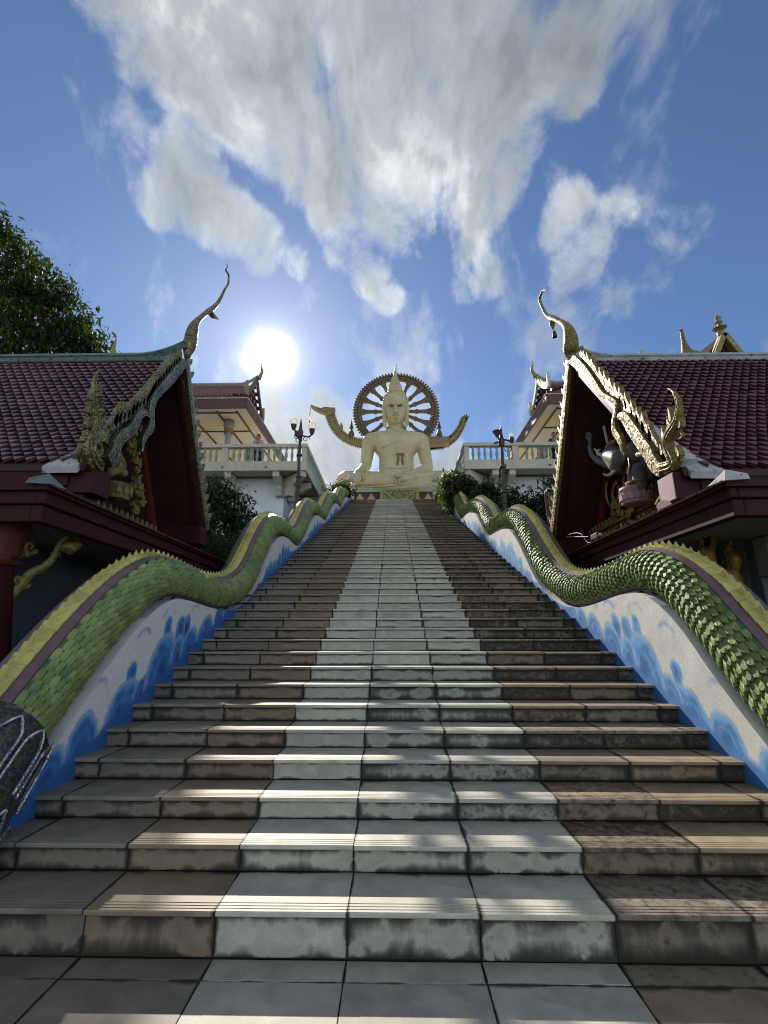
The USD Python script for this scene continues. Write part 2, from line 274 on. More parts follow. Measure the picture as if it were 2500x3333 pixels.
def tile_mat(name, w, h, stain_col=(.012, .012, .010), uneven=.0):
    """stair stone: primvar tone = its own colour plus the lift of the upper grey steps, primvar wear = (mould amount, seed, mould from above); st = place on the tile"""
    N = {'g': ('geometry', {}), 'uv': ('uvmap', {'attribute': 'st'}), 'tone': ('attribute', {'attribute': 'tone'}), 'wear': ('attribute', {'attribute': 'wear'}), 'ws': ('separate_color', {}), 'us': ('separate_xyz', {}),
         'n1': ('noise_texture', {'scale': 4.2, 'detail': 5., 'roughness': .55, 'distortion': .4}), 'n2': ('noise_texture', {'scale': 17., 'detail': 6., 'roughness': .7}), 'ms': ('mapping', {'scale': (26., 26., 2.)}), 'n3': ('noise_texture', {'scale': 1., 'detail': 4.}),
         'n4': ('noise_texture', {'scale': 90., 'detail': 3., 'roughness': .7}),
         'u1': ('math', {'math_type': 'subtract', 'value1': 1.}), 'um': ('math', {'math_type': 'minimum'}), 'ux': ('math', {'math_type': 'multiply', 'value2': w}),
         'v1': ('math', {'math_type': 'subtract', 'value1': 1.}), 'vb': ('math', {'math_type': 'multiply', 'value2': h}), 'vt': ('math', {'math_type': 'multiply', 'value2': h}), 'vm': ('math', {'math_type': 'minimum'}), 'em': ('math', {'math_type': 'minimum'}),
         'reach': ('math', {'math_type': 'multiply_add', 'value2': .085, 'value3': .006}), 'nz': ('math', {'math_type': 'multiply_add', 'value2': 3.8, 'value3': -1.35}), 'rn': ('math', {'math_type': 'multiply'}), 'n3m': ('math', {'math_type': 'multiply_add', 'value2': 1.1, 'value3': .45}), 'rn2': ('math', {'math_type': 'multiply'}), 'rmax': ('math', {'math_type': 'maximum', 'value2': .004}),
         'q': ('math', {'math_type': 'divide'}), 'st': ('map_range', {'range_type': 'smoothstep', 'from_min': .1, 'from_max': 1.6, 'to_min': .97, 'to_max': 0., 'clamp': True}),
         'bl': ('math', {'math_type': 'multiply_add', 'value2': .44, 'value3': 0.}), 'bn': ('math', {'math_type': 'add'}), 'bm': ('map_range', {'range_type': 'smoothstep', 'from_min': .78, 'from_max': 1.08, 'to_min': 0., 'to_max': .88, 'clamp': True}), 'mx': ('math', {'math_type': 'maximum'}),
         'cv': ('map_range', {'from_min': .3, 'from_max': .7, 'to_min': .72, 'to_max': 1.22, 'clamp': True}), 'cc': ('vector_math', {'math_type': 'scale'}), 'cv2': ('map_range', {'from_min': .25, 'from_max': .75, 'to_min': .86, 'to_max': 1.12, 'clamp': True}), 'cc2': ('vector_math', {'math_type': 'scale'}),
         'dx': ('mix_color', {'b': tuple(stain_col)}), 'b': ('bump', {'strength': .25, 'distance': .004}), 'p': ('principled_bsdf', {'roughness': .62, 'specular_ior_level': .35})}
    L = [('g.position', 'n1.vector'), ('g.position', 'n2.vector'), ('g.position', 'ms.vector'), ('ms.vector', 'n3.vector'), ('g.position', 'n4.vector'), ('wear.color', 'ws.color'), ('uv.UV', 'us.vector'),
         ('us.x', 'u1.value2'), ('us.x', 'um.value1'), ('u1.value', 'um.value2'), ('um.value', 'ux.value1'), ('us.y', 'v1.value2'), ('us.y', 'vb.value1'), ('v1.value', 'vt.value1'), ('vb.value', 'vm.value1'), ('vt.value', 'vm.value2'), ('ux.value', 'em.value1'), ('vm.value', 'em.value2'),
         ('ws.r', 'reach.value1'), ('n1.fac', 'nz.value1'), ('reach.value', 'rn.value1'), ('nz.value', 'rn.value2'), ('n3.fac', 'n3m.value1'), ('rn.value', 'rn2.value1'), ('n3m.value', 'rn2.value2'), ('rn2.value', 'rmax.value1'), ('em.value', 'q.value1'), ('rmax.value', 'q.value2'), ('q.value', 'st.value'),
         ('ws.r', 'bl.value1'), ('n2.fac', 'bl.value3'), ('bl.value', 'bn.value1'), ('ws.g', 'bn.value2'), ('bn.value', 'bm.value'), ('st.result', 'mx.value1'), ('bm.result', 'mx.value2'),
         ('n1.fac', 'cv.value'), ('tone.color', 'cc.vector1'), ('cv.result', 'cc.scale'), ('n4.fac', 'cv2.value'), ('cc.vector', 'cc2.vector1'), ('cv2.result', 'cc2.scale'), ('cc2.vector', 'dx.a'), ('mx.value', 'dx.fac'), ('dx.result', 'p.base_color'), ('n4.fac', 'b.height'), ('b.normal', 'p.normal')]
    return usdkit.material(stage, f'/World/Looks/{name}', N, L, surface='p.BSDF')
def painted(name, attr, rough=.6, nscale=30., streaks=True):
    """painted plaster whose colours are a vertex attribute; brush grain and grime on top"""
    N = {'g': ('geometry', {}), 'a': ('attribute', {'attribute': attr}), 'n': ('noise_texture', {'scale': nscale, 'detail': 6., 'roughness': .7}), 'v': ('map_range', {'from_min': .3, 'from_max': .7, 'to_min': .88, 'to_max': 1.1, 'clamp': True}), 'c': ('vector_math', {'math_type': 'scale'}),
         'd': ('noise_texture', {'scale': 7., 'detail': 8., 'roughness': .72}), 'dm': ('map_range', {'range_type': 'smoothstep', 'from_min': .62, 'from_max': .74, 'to_min': 0., 'to_max': .55, 'clamp': True}), 'dx': ('mix_color', {'b': (.16, .14, .11)}),
         'b': ('bump', {'strength': .35, 'distance': .006}), 'p': ('principled_bsdf', {'roughness': rough})}
    L = [('g.position', 'n.vector'), ('g.position', 'd.vector'), ('n.fac', 'v.value'), ('a.color', 'c.vector1'), ('v.result', 'c.scale'), ('c.vector', 'dx.a'), ('d.fac', 'dm.value'), ('dm.result', 'dx.fac'), ('dx.result', 'p.base_color'), ('n.fac', 'b.height'), ('b.normal', 'p.normal')]
    return usdkit.material(stage, f'/World/Looks/{name}', N, L, surface='p.BSDF')
def leafmat(name, a, b, trans=.35, rough=.45):
    N = {'g': ('geometry', {}), 'n': ('noise_texture', {'scale': .9, 'detail': 3.}), 'm': ('mix_color', {'a': tuple(a), 'b': tuple(b)}), 'r': ('map_range', {'from_min': 0., 'from_max': 1., 'to_min': .55, 'to_max': 1.5}), 'nr': ('map_range', {'from_min': .35, 'from_max': .65, 'to_min': 0., 'to_max': 1., 'clamp': True}), 's': ('vector_math', {'math_type': 'scale'}),
         'p': ('principled_bsdf', {'roughness': rough}), 't': ('translucent_bsdf', {}), 'ts': ('vector_math', {'math_type': 'multiply', 'vector2': (1.9, 2.2, .6)}), 'x': ('mix_closure', {'fac': trans})}
    L = [('g.position', 'n.vector'), ('n.fac', 'nr.value'), ('nr.result', 'm.fac'), ('m.result', 's.vector1'), ('g.random_per_island', 'r.value'), ('r.result', 's.scale'), ('s.vector', 'p.base_color'), ('s.vector', 'ts.vector1'), ('ts.vector', 't.color'), ('p.BSDF', 'x.closure1'), ('t.BSDF', 'x.closure2')]
    return usdkit.material(stage, f'/World/Looks/{name}', N, L, surface='x.closure')
MAROON = mat('maroon_paint', (.038, .007, .009), .5, .3, 2.5, spec=.2, dark=((.02, .008, .008), .55, .75, 6.))
MAROON_DK = mat('dark_red_boards', (.035, .007, .007), .55, .35, 3.)
RED = mat('red_moulding', (.12, .025, .015), .5, .3, 3.)
PINKW = mat('faded_pink_paint', (.42, .27, .29), .7, .2, 6., dark=((.2, .1, .1), .6, .75, 9.))
TILE_L = mat('roof_tile_left', (.075, .034, .036), .24, .3, 1.6, rand=.38, dark=((.05, .03, .03), .58, .75, 5.), bump=.3, bscale=60.)
TILE_R = mat('roof_tile_right', (.062, .014, .019), .36, .25, 1.6, rand=.34, dark=((.035, .012, .014), .6, .78, 5.), bump=.3, bscale=60.)
RIDGE_L = mat('ridge_cap_green_grey', (.11, .15, .14), .7, .3, 3., dark=((.03, .035, .03), .52, .65, 8.), bump=.5)
RIDGE_R = mat('ridge_cap_grey', (.34, .35, .34), .7, .25, 3., dark=((.06, .06, .05), .54, .66, 8.), bump=.5)
MORTAR = mat('grey_mortar', (.4, .41, .4), .8, .2, 5., dark=((.1, .11, .11), .56, .68, 7.), bump=.6, bscale=25.)
GOLD = mosaic('gold_mosaic', (.33, .25, .075), (.15, .105, .03), 30., metal=.4, rough=.34, tilt=.3)
GOLD_L = mosaic('gold_mirror_mosaic', (.44, .38, .19), (.15, .12, .05), 34., rough=.2, dirt=.6, tilt=.55)
GILT = mat('gilt_paint', (.36, .24, .05), .4, .4, 9., metal=.55, dark=((.1, .045, .01), .5, .7, 12.), bump=.6, bscale=30.)
GILT_L = mat('dull_gilt_paint', (.3, .25, .09), .5, .4, 9., metal=.35, dark=((.06, .035, .015), .52, .7, 12.), bump=.6, bscale=30.)
MIRROR_BLUE = mosaic('blue_mirror_edge', (.35, .45, .55), (.15, .2, .3), 40., rough=.15)
MIRROR = mosaic('silver_mirror_pieces', (.75, .78, .82), (.5, .5, .58), 45., rough=.1, dirt=.1)
DARKMOSAIC = mosaic('dark_mosaic', (.10, .09, .085), (.035, .03, .028), 55., metal=.5, rough=.3)
WHITEW = mat('white_wall', (.76, .80, .82), .8, .1, 1.5, streak=((.25, .24, .2), .6, .8, .55), dark=((.07, .075, .07), .66, .74, 1.1), bump=.3, bscale=20.)
CREAM = mat('cream_concrete', (.58, .53, .42), .75, .14, 2.5, streak=((.2, .18, .13), .6, .8, .5), bump=.3, bscale=20.)
SOFFIT = mat('cream_ceiling', (.82, .70, .46), .8, .06, 1.2)
SOFFIT2 = mat('pale_ceiling', (.82, .74, .62), .8, .06, 1.2)
BROWNBEAM = mat('brown_ceiling_strip', (.13, .065, .04), .6, .2, 4.)
PAVROOF = mat('pavilion_tiles', (.13, .045, .05), .4, .3, 4., rand=.2)
PAVRED = mat('pavilion_fascia', (.12, .05, .05), .5, .2, 3.)
JADE = mat('jade_baluster', (.25, .34, .32), .55, .3, 6., dark=((.4, .38, .3), .5, .6, 9.))
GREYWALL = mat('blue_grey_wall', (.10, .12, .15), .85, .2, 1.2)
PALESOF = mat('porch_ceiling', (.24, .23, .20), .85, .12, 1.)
IRON = mat('lamp_iron', (.07, .055, .05), .45, .3, 9., metal=.4)
GLOBE = usdkit.material(stage, '/World/Looks/lamp_globe', {'p': ('principled_bsdf', {'base_color': (.8, .8, .77), 'roughness': .25}), 't': ('translucent_bsdf', {'color': (.85, .85, .8)}), 'x': ('mix_closure', {'fac': .5}), 'tr': ('transparent_bsdf', {}), 'y': ('mix_closure', {'fac': .35})}, [('p.BSDF', 'x.closure1'), ('t.BSDF', 'x.closure2'), ('x.closure', 'y.closure1'), ('tr.BSDF', 'y.closure2')], surface='y.closure')
BUDDHA = mat('buddha_gold_paint', (.50, .435, .25), .42, .16, .5, metal=.3, dark=((.34, .27, .13), .55, .72, .9))
BUDDHA_DK = mat('recessed_gold', (.22, .18, .08), .5, .2, 1., metal=.2)
HALO = mat('old_gold_wheel', (.135, .095, .055), .5, .45, 3., metal=.35, bump=1., bscale=9.)
BARGE = mat('gold_scaled_barge', (.235, .185, .09), .45, .4, 4., metal=.4, bump=1., bscale=7.)
BLACK = mat('black_void', (.004, .004, .004), .8, .1)
GREEN = mat('naga_green', (.045, .095, .03), .6, .35, 5., dark=((.03, .09, .05), .5, .68, 2.2), bump=.4, bscale=35.)
SCALEM = [mat('naga_scale_a', (.17, .235, .085), .5, .3, 5., spec=.1, rand=.16, dark=((.05, .14, .075), .55, .72, 2.), bump=.4, bscale=45.),
          mat('naga_scale_b', (.20, .25, .09), .5, .3, 5., spec=.1, rand=.16, dark=((.07, .16, .07), .55, .72, 2.), bump=.4, bscale=45.)]
YELLOW = mat('naga_crest_yellow', (.42, .38, .105), .45, .25, 6., rand=.15, dark=((.2, .17, .05), .6, .75, 9.), bump=.4, bscale=35.)
PURPLE = mat('naga_band_purple', (.11, .058, .075), .55, .3, 5.)
BELLY = mat('naga_belly_white', (.58, .57, .55), .6, .12, 6., dark=((.2, .18, .15), .64, .76, 9.))
LINE = mat('belly_line', (.035, .012, .015), .6, .2)
CORE = mat('stair_core', (.02, .02, .018), .9, .3)
RISER = tile_mat('riser_stone', .717, .118)
TREAD = tile_mat('tread_stone', 2.2, .88)
PAINTWALL = painted('painted_wall', 'paint')
ELE = mat('elephant_grey', (.11, .107, .105), .55, .25, 6., bump=.5, bscale=22.)
TUSK = mat('ivory_paint', (.62, .57, .5), .5, .1)
EARTH = mat('hill_earth', (.05, .045, .03), .95, .4, .6, dark=((.02, .035, .012), .45, .6, .8))
GRAVE = mat('far_ground', (.10, .10, .085), .95, .3, .3)
PLAT = mat('platform_paving', (.55, .52, .46), .8, .15, 1.5)
LEAF_T = leafmat('tree_leaf', (.035, .06, .016), (.075, .095, .018), .4)
LEAF_D = leafmat('shrub_leaf_dark', (.06, .10, .055), (.09, .13, .06), .3, rough=.3)
LEAF_B = leafmat('shrub_leaf_bright', (.05, .09, .02), (.10, .14, .03), .4)
LEAF_F = leafmat('fern_leaf', (.04, .11, .06), (.07, .14, .06), .35)
BARK = mat('bark', (.09, .07, .05), .9, .3, 6., bump=1., bscale=15.)
SKIN = mat('skin', (.30, .17, .11), .6, .05); HAIR = mat('dark_hair', (.02, .015, .012), .6, .2)
SHIRT = mat('grey_shirt', (.32, .32, .33), .8, .1); TROUS = mat('maroon_trousers', (.08, .02, .03), .8, .1); DSHIRT = mat('dark_shirt', (.045, .03, .045), .8, .1); DTROUS = mat('dark_trousers', (.02, .02, .03), .8, .1)
WIRE = mat('pale_cable', (.5, .46, .42), .6, .1)
LAMPDISH = mat('lamp_dish', (.75, .45, .32), .4, .1)
GLASS = mat('lamp_glass', (.5, .53, .55), .12, .05, spec=.8)
GREENP = mat('green_panel', (.12, .17, .05), .5, .3, 5.); PEDRED = mat('dark_red_triangle', (.05, .015, .025), .5, .2); PEDTAN = mat('tan_pedestal', (.42, .28, .14), .6, .2, 4.)
# ------------------------------------------------------------ stair geometry
RISE = .155; GO = RISE / math.tan(TH + math.atan((1666.5 - 1494) / FPX)); D0 = 15.22 * (GO + RISE * math.tan(TH))
NST = 62; OVH = .035
def nz(k): return .078 + k * RISE + (.007 if k == 2 else 0) if k > 0 else 0.
def ny(k): return D0 + (k - 10.3) * GO
def line(Y): return .075 + RISE * ((np.asarray(Y, float) - D0) / GO + 10.3)     # height of the nosing line
YTOP, ZTOP = ny(NST), nz(NST)
XL = lambda Y: -2.61 + .0045 * (np.asarray(Y, float) - 4.); XR = lambda Y: 2.80 - .009 * (np.asarray(Y, float) - 4.)
# ground: one sheet to the horizon, rising into the hill beside the stairs
def hill(x, y):
    h = np.clip((y - 10.5) / 13., 0, 1); h = h * h * (3 - 2 * h) * 6.2 + np.clip((y - 23.) / 6., 0, 1) * 2.6
    h = h + .5 * (meshkit.fbm(np.stack([x * .35, y * .35, x * 0], -1), 3, 5) - .5) * np.clip((y - 11) / 3., 0, 1)
    far = np.clip((np.hypot(x, y - 30) - 60) / 60., 0, 1)
    h = h * (1 - far * far * (3 - 2 * far))
    return np.where(np.abs(x - .1) < 3.6, np.minimum(h, np.maximum(line(y) - 1.2, -.02)) - .25 * (y > 3), h) - .02
gx = np.unique(np.r_[np.linspace(-900, -70, 14), np.linspace(-60, -8, 40), np.linspace(-7.5, 7.5, 46), np.linspace(8, 60, 40), np.linspace(70, 900, 14)])
gy = np.unique(np.r_[np.linspace(-900, -20, 14), np.linspace(-15, 6, 16), np.linspace(6.5, 50, 88), np.linspace(52, 150, 40), np.linspace(170, 900, 12)])
X, Y = np.meshgrid(gx, gy, indexing='ij'); Zg = hill(X, Y)
i, j = np.meshgrid(np.arange(len(gx) - 1), np.arange(len(gy) - 1), indexing='ij'); q = (i * len(gy) + j).ravel()
g = MB(); g.add(np.stack([X, Y, Zg], -1).reshape(-1, 3), np.stack([q, q + len(gy), q + len(gy) + 1, q + 1], 1))
obj('ground', g, EARTH, smooth=True, kind='structure')
# landing in front of the stairs: paving tiles on a bed
rng = np.random.RandomState(7)
COLS = [-3.12, -2.409, -1.692, -.975, -.258, .459, 1.176, 1.893, 2.61, 3.3]
def tone_of(c, k):
    r = rng.uniform(.86, 1.12)
    if c in (3, 4, 5): t = A([.40, .378, .322]) * (1.2 if k > 8 else 1.)  # upper grey steps lightened in the colour to offset the dim light there
    elif c == 2: t = A([.235, .18, .122]) if k > 0 else A([.2, .17, .14])
    elif c in (0, 1): t = A([.215, .19, .15]) * (1 if rng.rand() < .7 else .9)
    else: t = A([.26, .195, .125]) if rng.rand() < .55 else A([.235, .195, .15])
    return t * r
def wear_of(c, k, tread=False):
    if c == 3: w = .22
    elif c == 4: w = (.85 if k in (3, 4, 6, 7) else .5) if k > 0 else .4
    elif c == 5: w = .85 if 1 < k < 8 else .6
    elif c < 3: w = .5 if k < 8 else .3
    else: w = 1.05 if rng.rand() < .65 else .7
    if k > 14: w *= .8
    if k > 8 and c in (3, 4, 5): w = (.12, .15, .26)[c - 3]
    b = {3: -.14, 4: -.08, 5: -.04}.get(c, -.07 if c < 3 else .05)
    w = float(np.clip(w + rng.uniform(-.14, .14), .05, 1.15)); b += rng.uniform(-.05, .05)
    return A([w * (.95 if tread else 1), b - (.11 if tread else 0), 0])
def slab(poly, x0, x1):                                   # outline (y, z) closed, swept from x0 to x1
    P = A(poly); n = len(P); v = np.vstack([np.c_[np.full(n, x0), P], np.c_[np.full(n, x1), P]])
    k = np.arange(n); k2 = (k + 1) % n; f = [np.stack([k, k + n, k2 + n], 1), np.stack([k, k2 + n, k2], 1)]
    e = trimesh.creation.triangulate_polygon(Polygon(poly), engine='earcut')
    ev, ef = e; idx = np.array([np.argmin(((P - p) ** 2).sum(1)) for p in ev]); ef = idx[ef]
    a = np.cross(P[ef[:, 1]] - P[ef[:, 0]], P[ef[:, 2]] - P[ef[:, 0]]); ef = np.where((a > 0)[:, None], ef, ef[:, ::-1])
    s = 0.5 * np.sum(P[:, 0] * np.roll(P[:, 1], -1) - np.roll(P[:, 0], -1) * P[:, 1])
    F = np.vstack(f)
    if s > 0: F = F[:, ::-1]
    return v, np.vstack([F, ef[:, ::-1], ef + n])
stairs = thing('staircase', 'long broad flight of grey and brown stone steps climbing to the golden statue', 'staircase'); tag(stairs, kind='structure')
core = [(-.0 + ny(1) + OVH + .02, -.3)]
for k in range(1, NST + 1):
    core += [(ny(k) + OVH + .02, nz(k) - .026)]
    core += [(ny(k + 1) + OVH + .02, nz(k) - .026)]
core += [(ny(NST + 1) + 1, nz(NST) - .026), (ny(NST + 1) + 1, -.3)]
cm = MB(); P = A(core); n = len(P)
for a in range(n):
    b = (a + 1) % n
    xa, xb = (-3.1, 3.25)
    cm.quad((xa, *P[a]), (xb, *P[a]), (xb, *P[b]), (xa, *P[b]))
obj('step_core', cm, CORE, stairs)
rest = {'riser_tile': [], 'tread_slab': []}
def put_tile(name, v, f, uv, tone, wear, single, m):
    if single:
        obj(name, MB().add(v, f), m, stairs, uv=uv, colors={'tone': np.tile(tone, (len(v), 1)), 'wear': np.tile(wear, (len(v), 1))})
    else: rest[name].append((v, f, uv, tone, wear))
count = 0
for k in range(1, NST + 1):
    zb, z, y = nz(k - 1), nz(k), ny(k); y2 = ny(k + 1) + OVH + .012; th = .027
    js = np.cumsum(np.r_[0, rng.normal(0, .004, len(COLS) - 1)]) * .4
    for c in range(len(COLS) - 1):
        x0, x1 = COLS[c] + js[c] + .0017, COLS[c + 1] + js[c + 1] - .0017
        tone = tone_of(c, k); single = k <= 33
        dy, dz = rng.normal(0, .0018), rng.normal(0, .0012)
        yb = y + OVH + dy; za = zb + .003
        bv = .006
        poly = [(yb + .03, za), (yb + bv, za), (yb, za + bv), (yb, z - th - .004 - bv * .4), (yb + bv * .4, z - th - .004), (yb + .03, z - th - .004)]
        v, f = slab(poly, x0, x1); uv = np.c_[(v[:, 0] - x0) / (x1 - x0), (v[:, 2] - za) / (z - th - za)]
        w = wear_of(c, k)
        if k == 1 or z - zb > .2: w = w * A([1.1, 1, 1])
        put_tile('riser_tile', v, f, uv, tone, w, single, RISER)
        zt = z + dz; yf = y + dy
        if k <= 7:
            poly = [(y2, zt), (yf + .094, zt), (yf + .092, zt - .005), (yf + .086, zt - .005), (yf + .084, zt), (yf + .065, zt), (yf + .063, zt - .005), (yf + .057, zt - .005), (yf + .055, zt), (yf + .036, zt), (yf + .034, zt - .005), (yf + .028, zt - .005), (yf + .026, zt), (yf + .006, zt), (yf, zt - .006), (yf, zt - th + .006), (yf + .006, zt - th), (y2, zt - th)]
        else:
            poly = [(y2, zt), (yf + .006, zt), (yf, zt - .006), (yf, zt - th + .006), (yf + .006, zt - th), (y2, zt - th)]
        v, f = slab(poly, x0, x1); uv = np.c_[(v[:, 0] - x0) / (x1 - x0), .5 + .5 * np.clip((v[:, 1] - yf) / (y2 - yf), 0, 1)]
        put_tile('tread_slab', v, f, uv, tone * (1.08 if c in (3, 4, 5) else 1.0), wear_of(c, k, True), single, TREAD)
for name, m in (('riser_tile', RISER), ('tread_slab', TREAD)):
    mb = MB(); uvs, tn, wr = [], [], []
    for v, f, uv, t, w in rest[name]:
        mb.add(v, f); uvs.append(uv); tn.append(np.tile(t, (len(v), 1))); wr.append(np.tile(w, (len(v), 1)))
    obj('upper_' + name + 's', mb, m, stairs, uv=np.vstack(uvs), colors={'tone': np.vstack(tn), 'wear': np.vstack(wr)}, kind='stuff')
land = thing('landing', None, None); tag(land, kind='structure')
obj('bed', MB().box(-4.2, 4.2, -6, ny(1) + OVH + .01, -.12, -.04), CORE, land)
yj = float(atZ(1300, 3199, 0.)[1]); rows = [ny(1) + OVH + .004, yj] + [yj - .72 * a for a in range(1, 9)]
for r in range(len(rows) - 1):
    for c in range(-1, len(COLS)):
        x0, x1 = (COLS[c] if c >= 0 else COLS[0] - .9), (COLS[c + 1] if c + 1 < len(COLS) else COLS[-1] + .9)
        x0 += .0018; x1 -= .0018; ya, yb = rows[r + 1] + .0018, rows[r] - .0018; dz = rng.normal(0, .0012)
        poly = [(yb, dz - .004), (yb - .004, dz), (ya + .004, dz), (ya, dz - .004), (ya, dz - .04), (yb, dz - .04)]
        v, f = slab(poly, x0, x1); uv = np.c_[(v[:, 0] - x0) / (x1 - x0), (v[:, 1] - ya) / (yb - ya)]
        t = tone_of(max(c, 0), 0); w = wear_of(max(c, 0), 0, True) * A([.7, 1, 1])
        obj('paving_tile', MB().add(v, f), TREAD, land, uv=uv, colors={'tone': np.tile(t, (len(v), 1)), 'wear': np.tile(w, (len(v), 1))})
# the platform at the top of the stairs
up = MB(); up.box(-34, 34, YTOP + GO + OVH + .02, 78, ZTOP - .3, ZTOP - .002)
obj('upper_platform', up, PLAT, kind='structure')
# ------------------------------------------------------------ naga balustrades
NL_sp = [(2.9, .55), (3.3, .93), (3.69, 1.29), (3.92, 1.53), (4.33, 1.91), (4.66, 2.17), (5.01, 2.39), (5.53, 2.58), (5.93, 2.63), (6.42, 2.60), (7.23, 2.56), (7.92, 2.64), (8.62, 2.89), (9.12, 3.36), (9.62, 3.86), (10.15, 4.20), (10.77, 4.43), (11.52, 4.50), (12.39, 4.52), (13.05, 4.65), (13.5, 4.97), (14.03, 5.42), (14.86, 5.90), (15.7, 6.18), (16.9, 6.33), (17.75, 6.48), (18.15, 6.8), (18.75, 7.22), (19.8, 7.72), (21.3, 8.08), (22.5, 8.28), (23.2, 8.75), (24.3, 9.35), (25.8, 9.75), (27.2, 9.98)]
NR_sp = [(3.0, .75), (3.5, 1.18), (3.95, 1.55), (4.14, 1.77), (4.3, 1.97), (4.53, 2.16), (4.77, 2.35), (5.06, 2.51), (5.4, 2.64), (5.75, 2.69), (6.16, 2.67), (6.65, 2.61), (7.08, 2.58), (7.56, 2.62), (8.09, 2.75), (8.68, 2.98), (9.15, 3.28), (9.6, 3.72), (10.1, 4.15), (10.7, 4.5), (11.4, 4.72), (12.15, 4.83), (12.85, 4.88), (13.4, 4.97), (13.95, 5.38), (14.55, 5.8), (15.4, 6.15), (16.2, 6.37), (17.15, 6.50), (18.1, 6.62), (18.9, 7.05), (19.8, 7.6), (20.9, 8.07), (22.4, 8.42), (23.6, 8.6), (25., 9.25), (26.5, 9.85), (27.9, 10.08)]
def naga(s, pts, label, wall_cols):
    """s = -1 left, 1 right. The body is a scaled tube lying on a painted wall that follows its waves."""
    rv, rh = .265, .335
    n = 620
    sp = spline(pts, n, s=.004); d = np.r_[0, np.cumsum(np.linalg.norm(np.diff(sp, axis=0), axis=1))]
    u = np.linspace(0, d[-1], n); sp = np.c_[np.interp(u, d, sp[:, 0]), np.interp(u, d, sp[:, 1])]
    t = np.gradient(sp, axis=0); t /= np.linalg.norm(t, axis=1, keepdims=True); N = np.c_[-t[:, 1], t[:, 0]]
    ce = sp - N * rv
    xi = (lambda Y: XL(Y)) if s < 0 else (lambda Y: XR(Y))
    xc = lambda Y: xi(Y) + s * (rh - .015)
    L = d[-1]
    def at(ss, ph, off=0.):                              # ss along the body, ph from the inner horizontal (radians) to the top
        ss = np.asarray(ss, float); ph = np.asarray(ph, float)
        cy, cz = np.interp(ss, u, ce[:, 0]), np.interp(ss, u, ce[:, 1]); ny_, nz_ = np.interp(ss, u, N[:, 0]), np.interp(ss, u, N[:, 1])
        return np.stack([xc(cy) - s * (rh + off) * np.cos(ph), cy + ny_ * (rv + off) * np.sin(ph), cz + nz_ * (rv + off) * np.sin(ph)], -1)
    def strip(p0, p1, off, m=6, s0=0., s1=L, step=.06, name=None):
        ns = int((s1 - s0) / step); S, Pm = np.meshgrid(np.linspace(s0, s1, ns), np.linspace(p0, p1, m), indexing='ij')
        v = at(S, Pm, off).reshape(-1, 3); a, b = np.meshgrid(np.arange(ns - 1), np.arange(m - 1), indexing='ij'); q = (a * m + b).ravel()
        f = np.stack([q, q + 1, q + m + 1, q + m], 1)
        return v, (f if s > 0 else f[:, ::-1])
    o = thing('naga_balustrade', label, 'balustrade', 'naga balustrades flanking the stairs')
    D = PI / 180
    obj('body', MB().add(*strip(-92 * D, 272 * D, 0, 30)), GREEN, o, smooth=True)
    for p0, p1 in ((61 * D, 75 * D), (105 * D, 119 * D), (-53 * D, -41 * D)):
        obj('band', MB().add(*strip(p0, p1, .010, 4)), PURPLE, o, smooth=True)
    obj('belly', MB().add(*strip(-94 * D, -53 * D, .012, 5)), BELLY, o, smooth=True)
    for q in range(int(L / .38)):
        ss = .3 + q * .38 + .03 * math.sin(q * 7.)
        for e in (0, .045):
            p = np.linspace(-53, -86, 7) * D
            obj('belly_line', MB().tube(at(np.full(7, ss + e) + np.linspace(0, .05, 7), p, .013), np.linspace(.013, .005, 7), 4), LINE, o)
    # scales
    SC, nr = .104, 9; ph0, ph1 = -39 * D, 60 * D; r2 = np.random.RandomState(3 if s < 0 else 5); plates = []
    for a in range(int((L - .2) / SC)):
        for b in range(nr):
            ph = ph0 + (ph1 - ph0) * (b + .5 * (a % 2) + .25) / (nr + .25); hw = (ph1 - ph0) / nr * (.47 + r2.uniform(-.02, .02)); s0 = .05 + a * SC + r2.normal(0, .006)
            ll = SC * 1.06; j = r2.normal(0, .08, 2); lift = .015 + r2.uniform(-.005, .009) + (.007 if s > 0 else .003); tl = r2.normal(0, .0035)
            loc = [(0, -hw * .9, .001), (0, hw * .9, .001), (.6 * ll, -hw, lift * .8 + tl), (.6 * ll, hw, lift * .8 - tl), (ll, j[0] * hw, lift * 1.25), (.35 * ll, j[1] * hw, lift * .75), (.9 * ll, -hw * .68, lift * 1.25), (.9 * ll, hw * .68, lift * 1.25)]
            loc += [(.6 * ll, -hw, -.008), (.6 * ll, hw, -.008), (ll, j[0] * hw, -.006), (.9 * ll, -hw * .68, -.008), (.9 * ll, hw * .68, -.008)]
            if s > 0: loc = [(ll - x, y, z) for x, y, z in loc]      # on the right the tips point down the stairs
            v = A([at(s0 + x, ph + y, z) for x, y, z in loc])
            f = A([[0, 2, 5], [0, 5, 1], [1, 5, 3], [2, 6, 5], [6, 4, 5], [5, 4, 7], [5, 7, 3], [2, 8, 11], [2, 11, 6], [6, 11, 10], [6, 10, 4], [4, 10, 12], [4, 12, 7], [7, 12, 9], [7, 9, 3], [0, 8, 2], [1, 3, 9]])
            f = f[:, ::-1]
            c = v.mean(0); size = 1 / max(depth(c), .5)
            px = CX + FPX * ((c - CAM) @ RT) / depth(c); inside = -40 < px < 2540 and depth(c) > 1
            plates.append((size if inside else 0, v, f))
    order = np.argsort([-p[0] for p in plates]); far = [MB(), MB()]
    for r, a in enumerate(order):
        _, v, f = plates[a]
        if r < 300: obj('scale', MB().add(v, f), SCALEM[a % 2], o)
        else: far[int(a * 7919 % 5 > 2)].add(v, f)
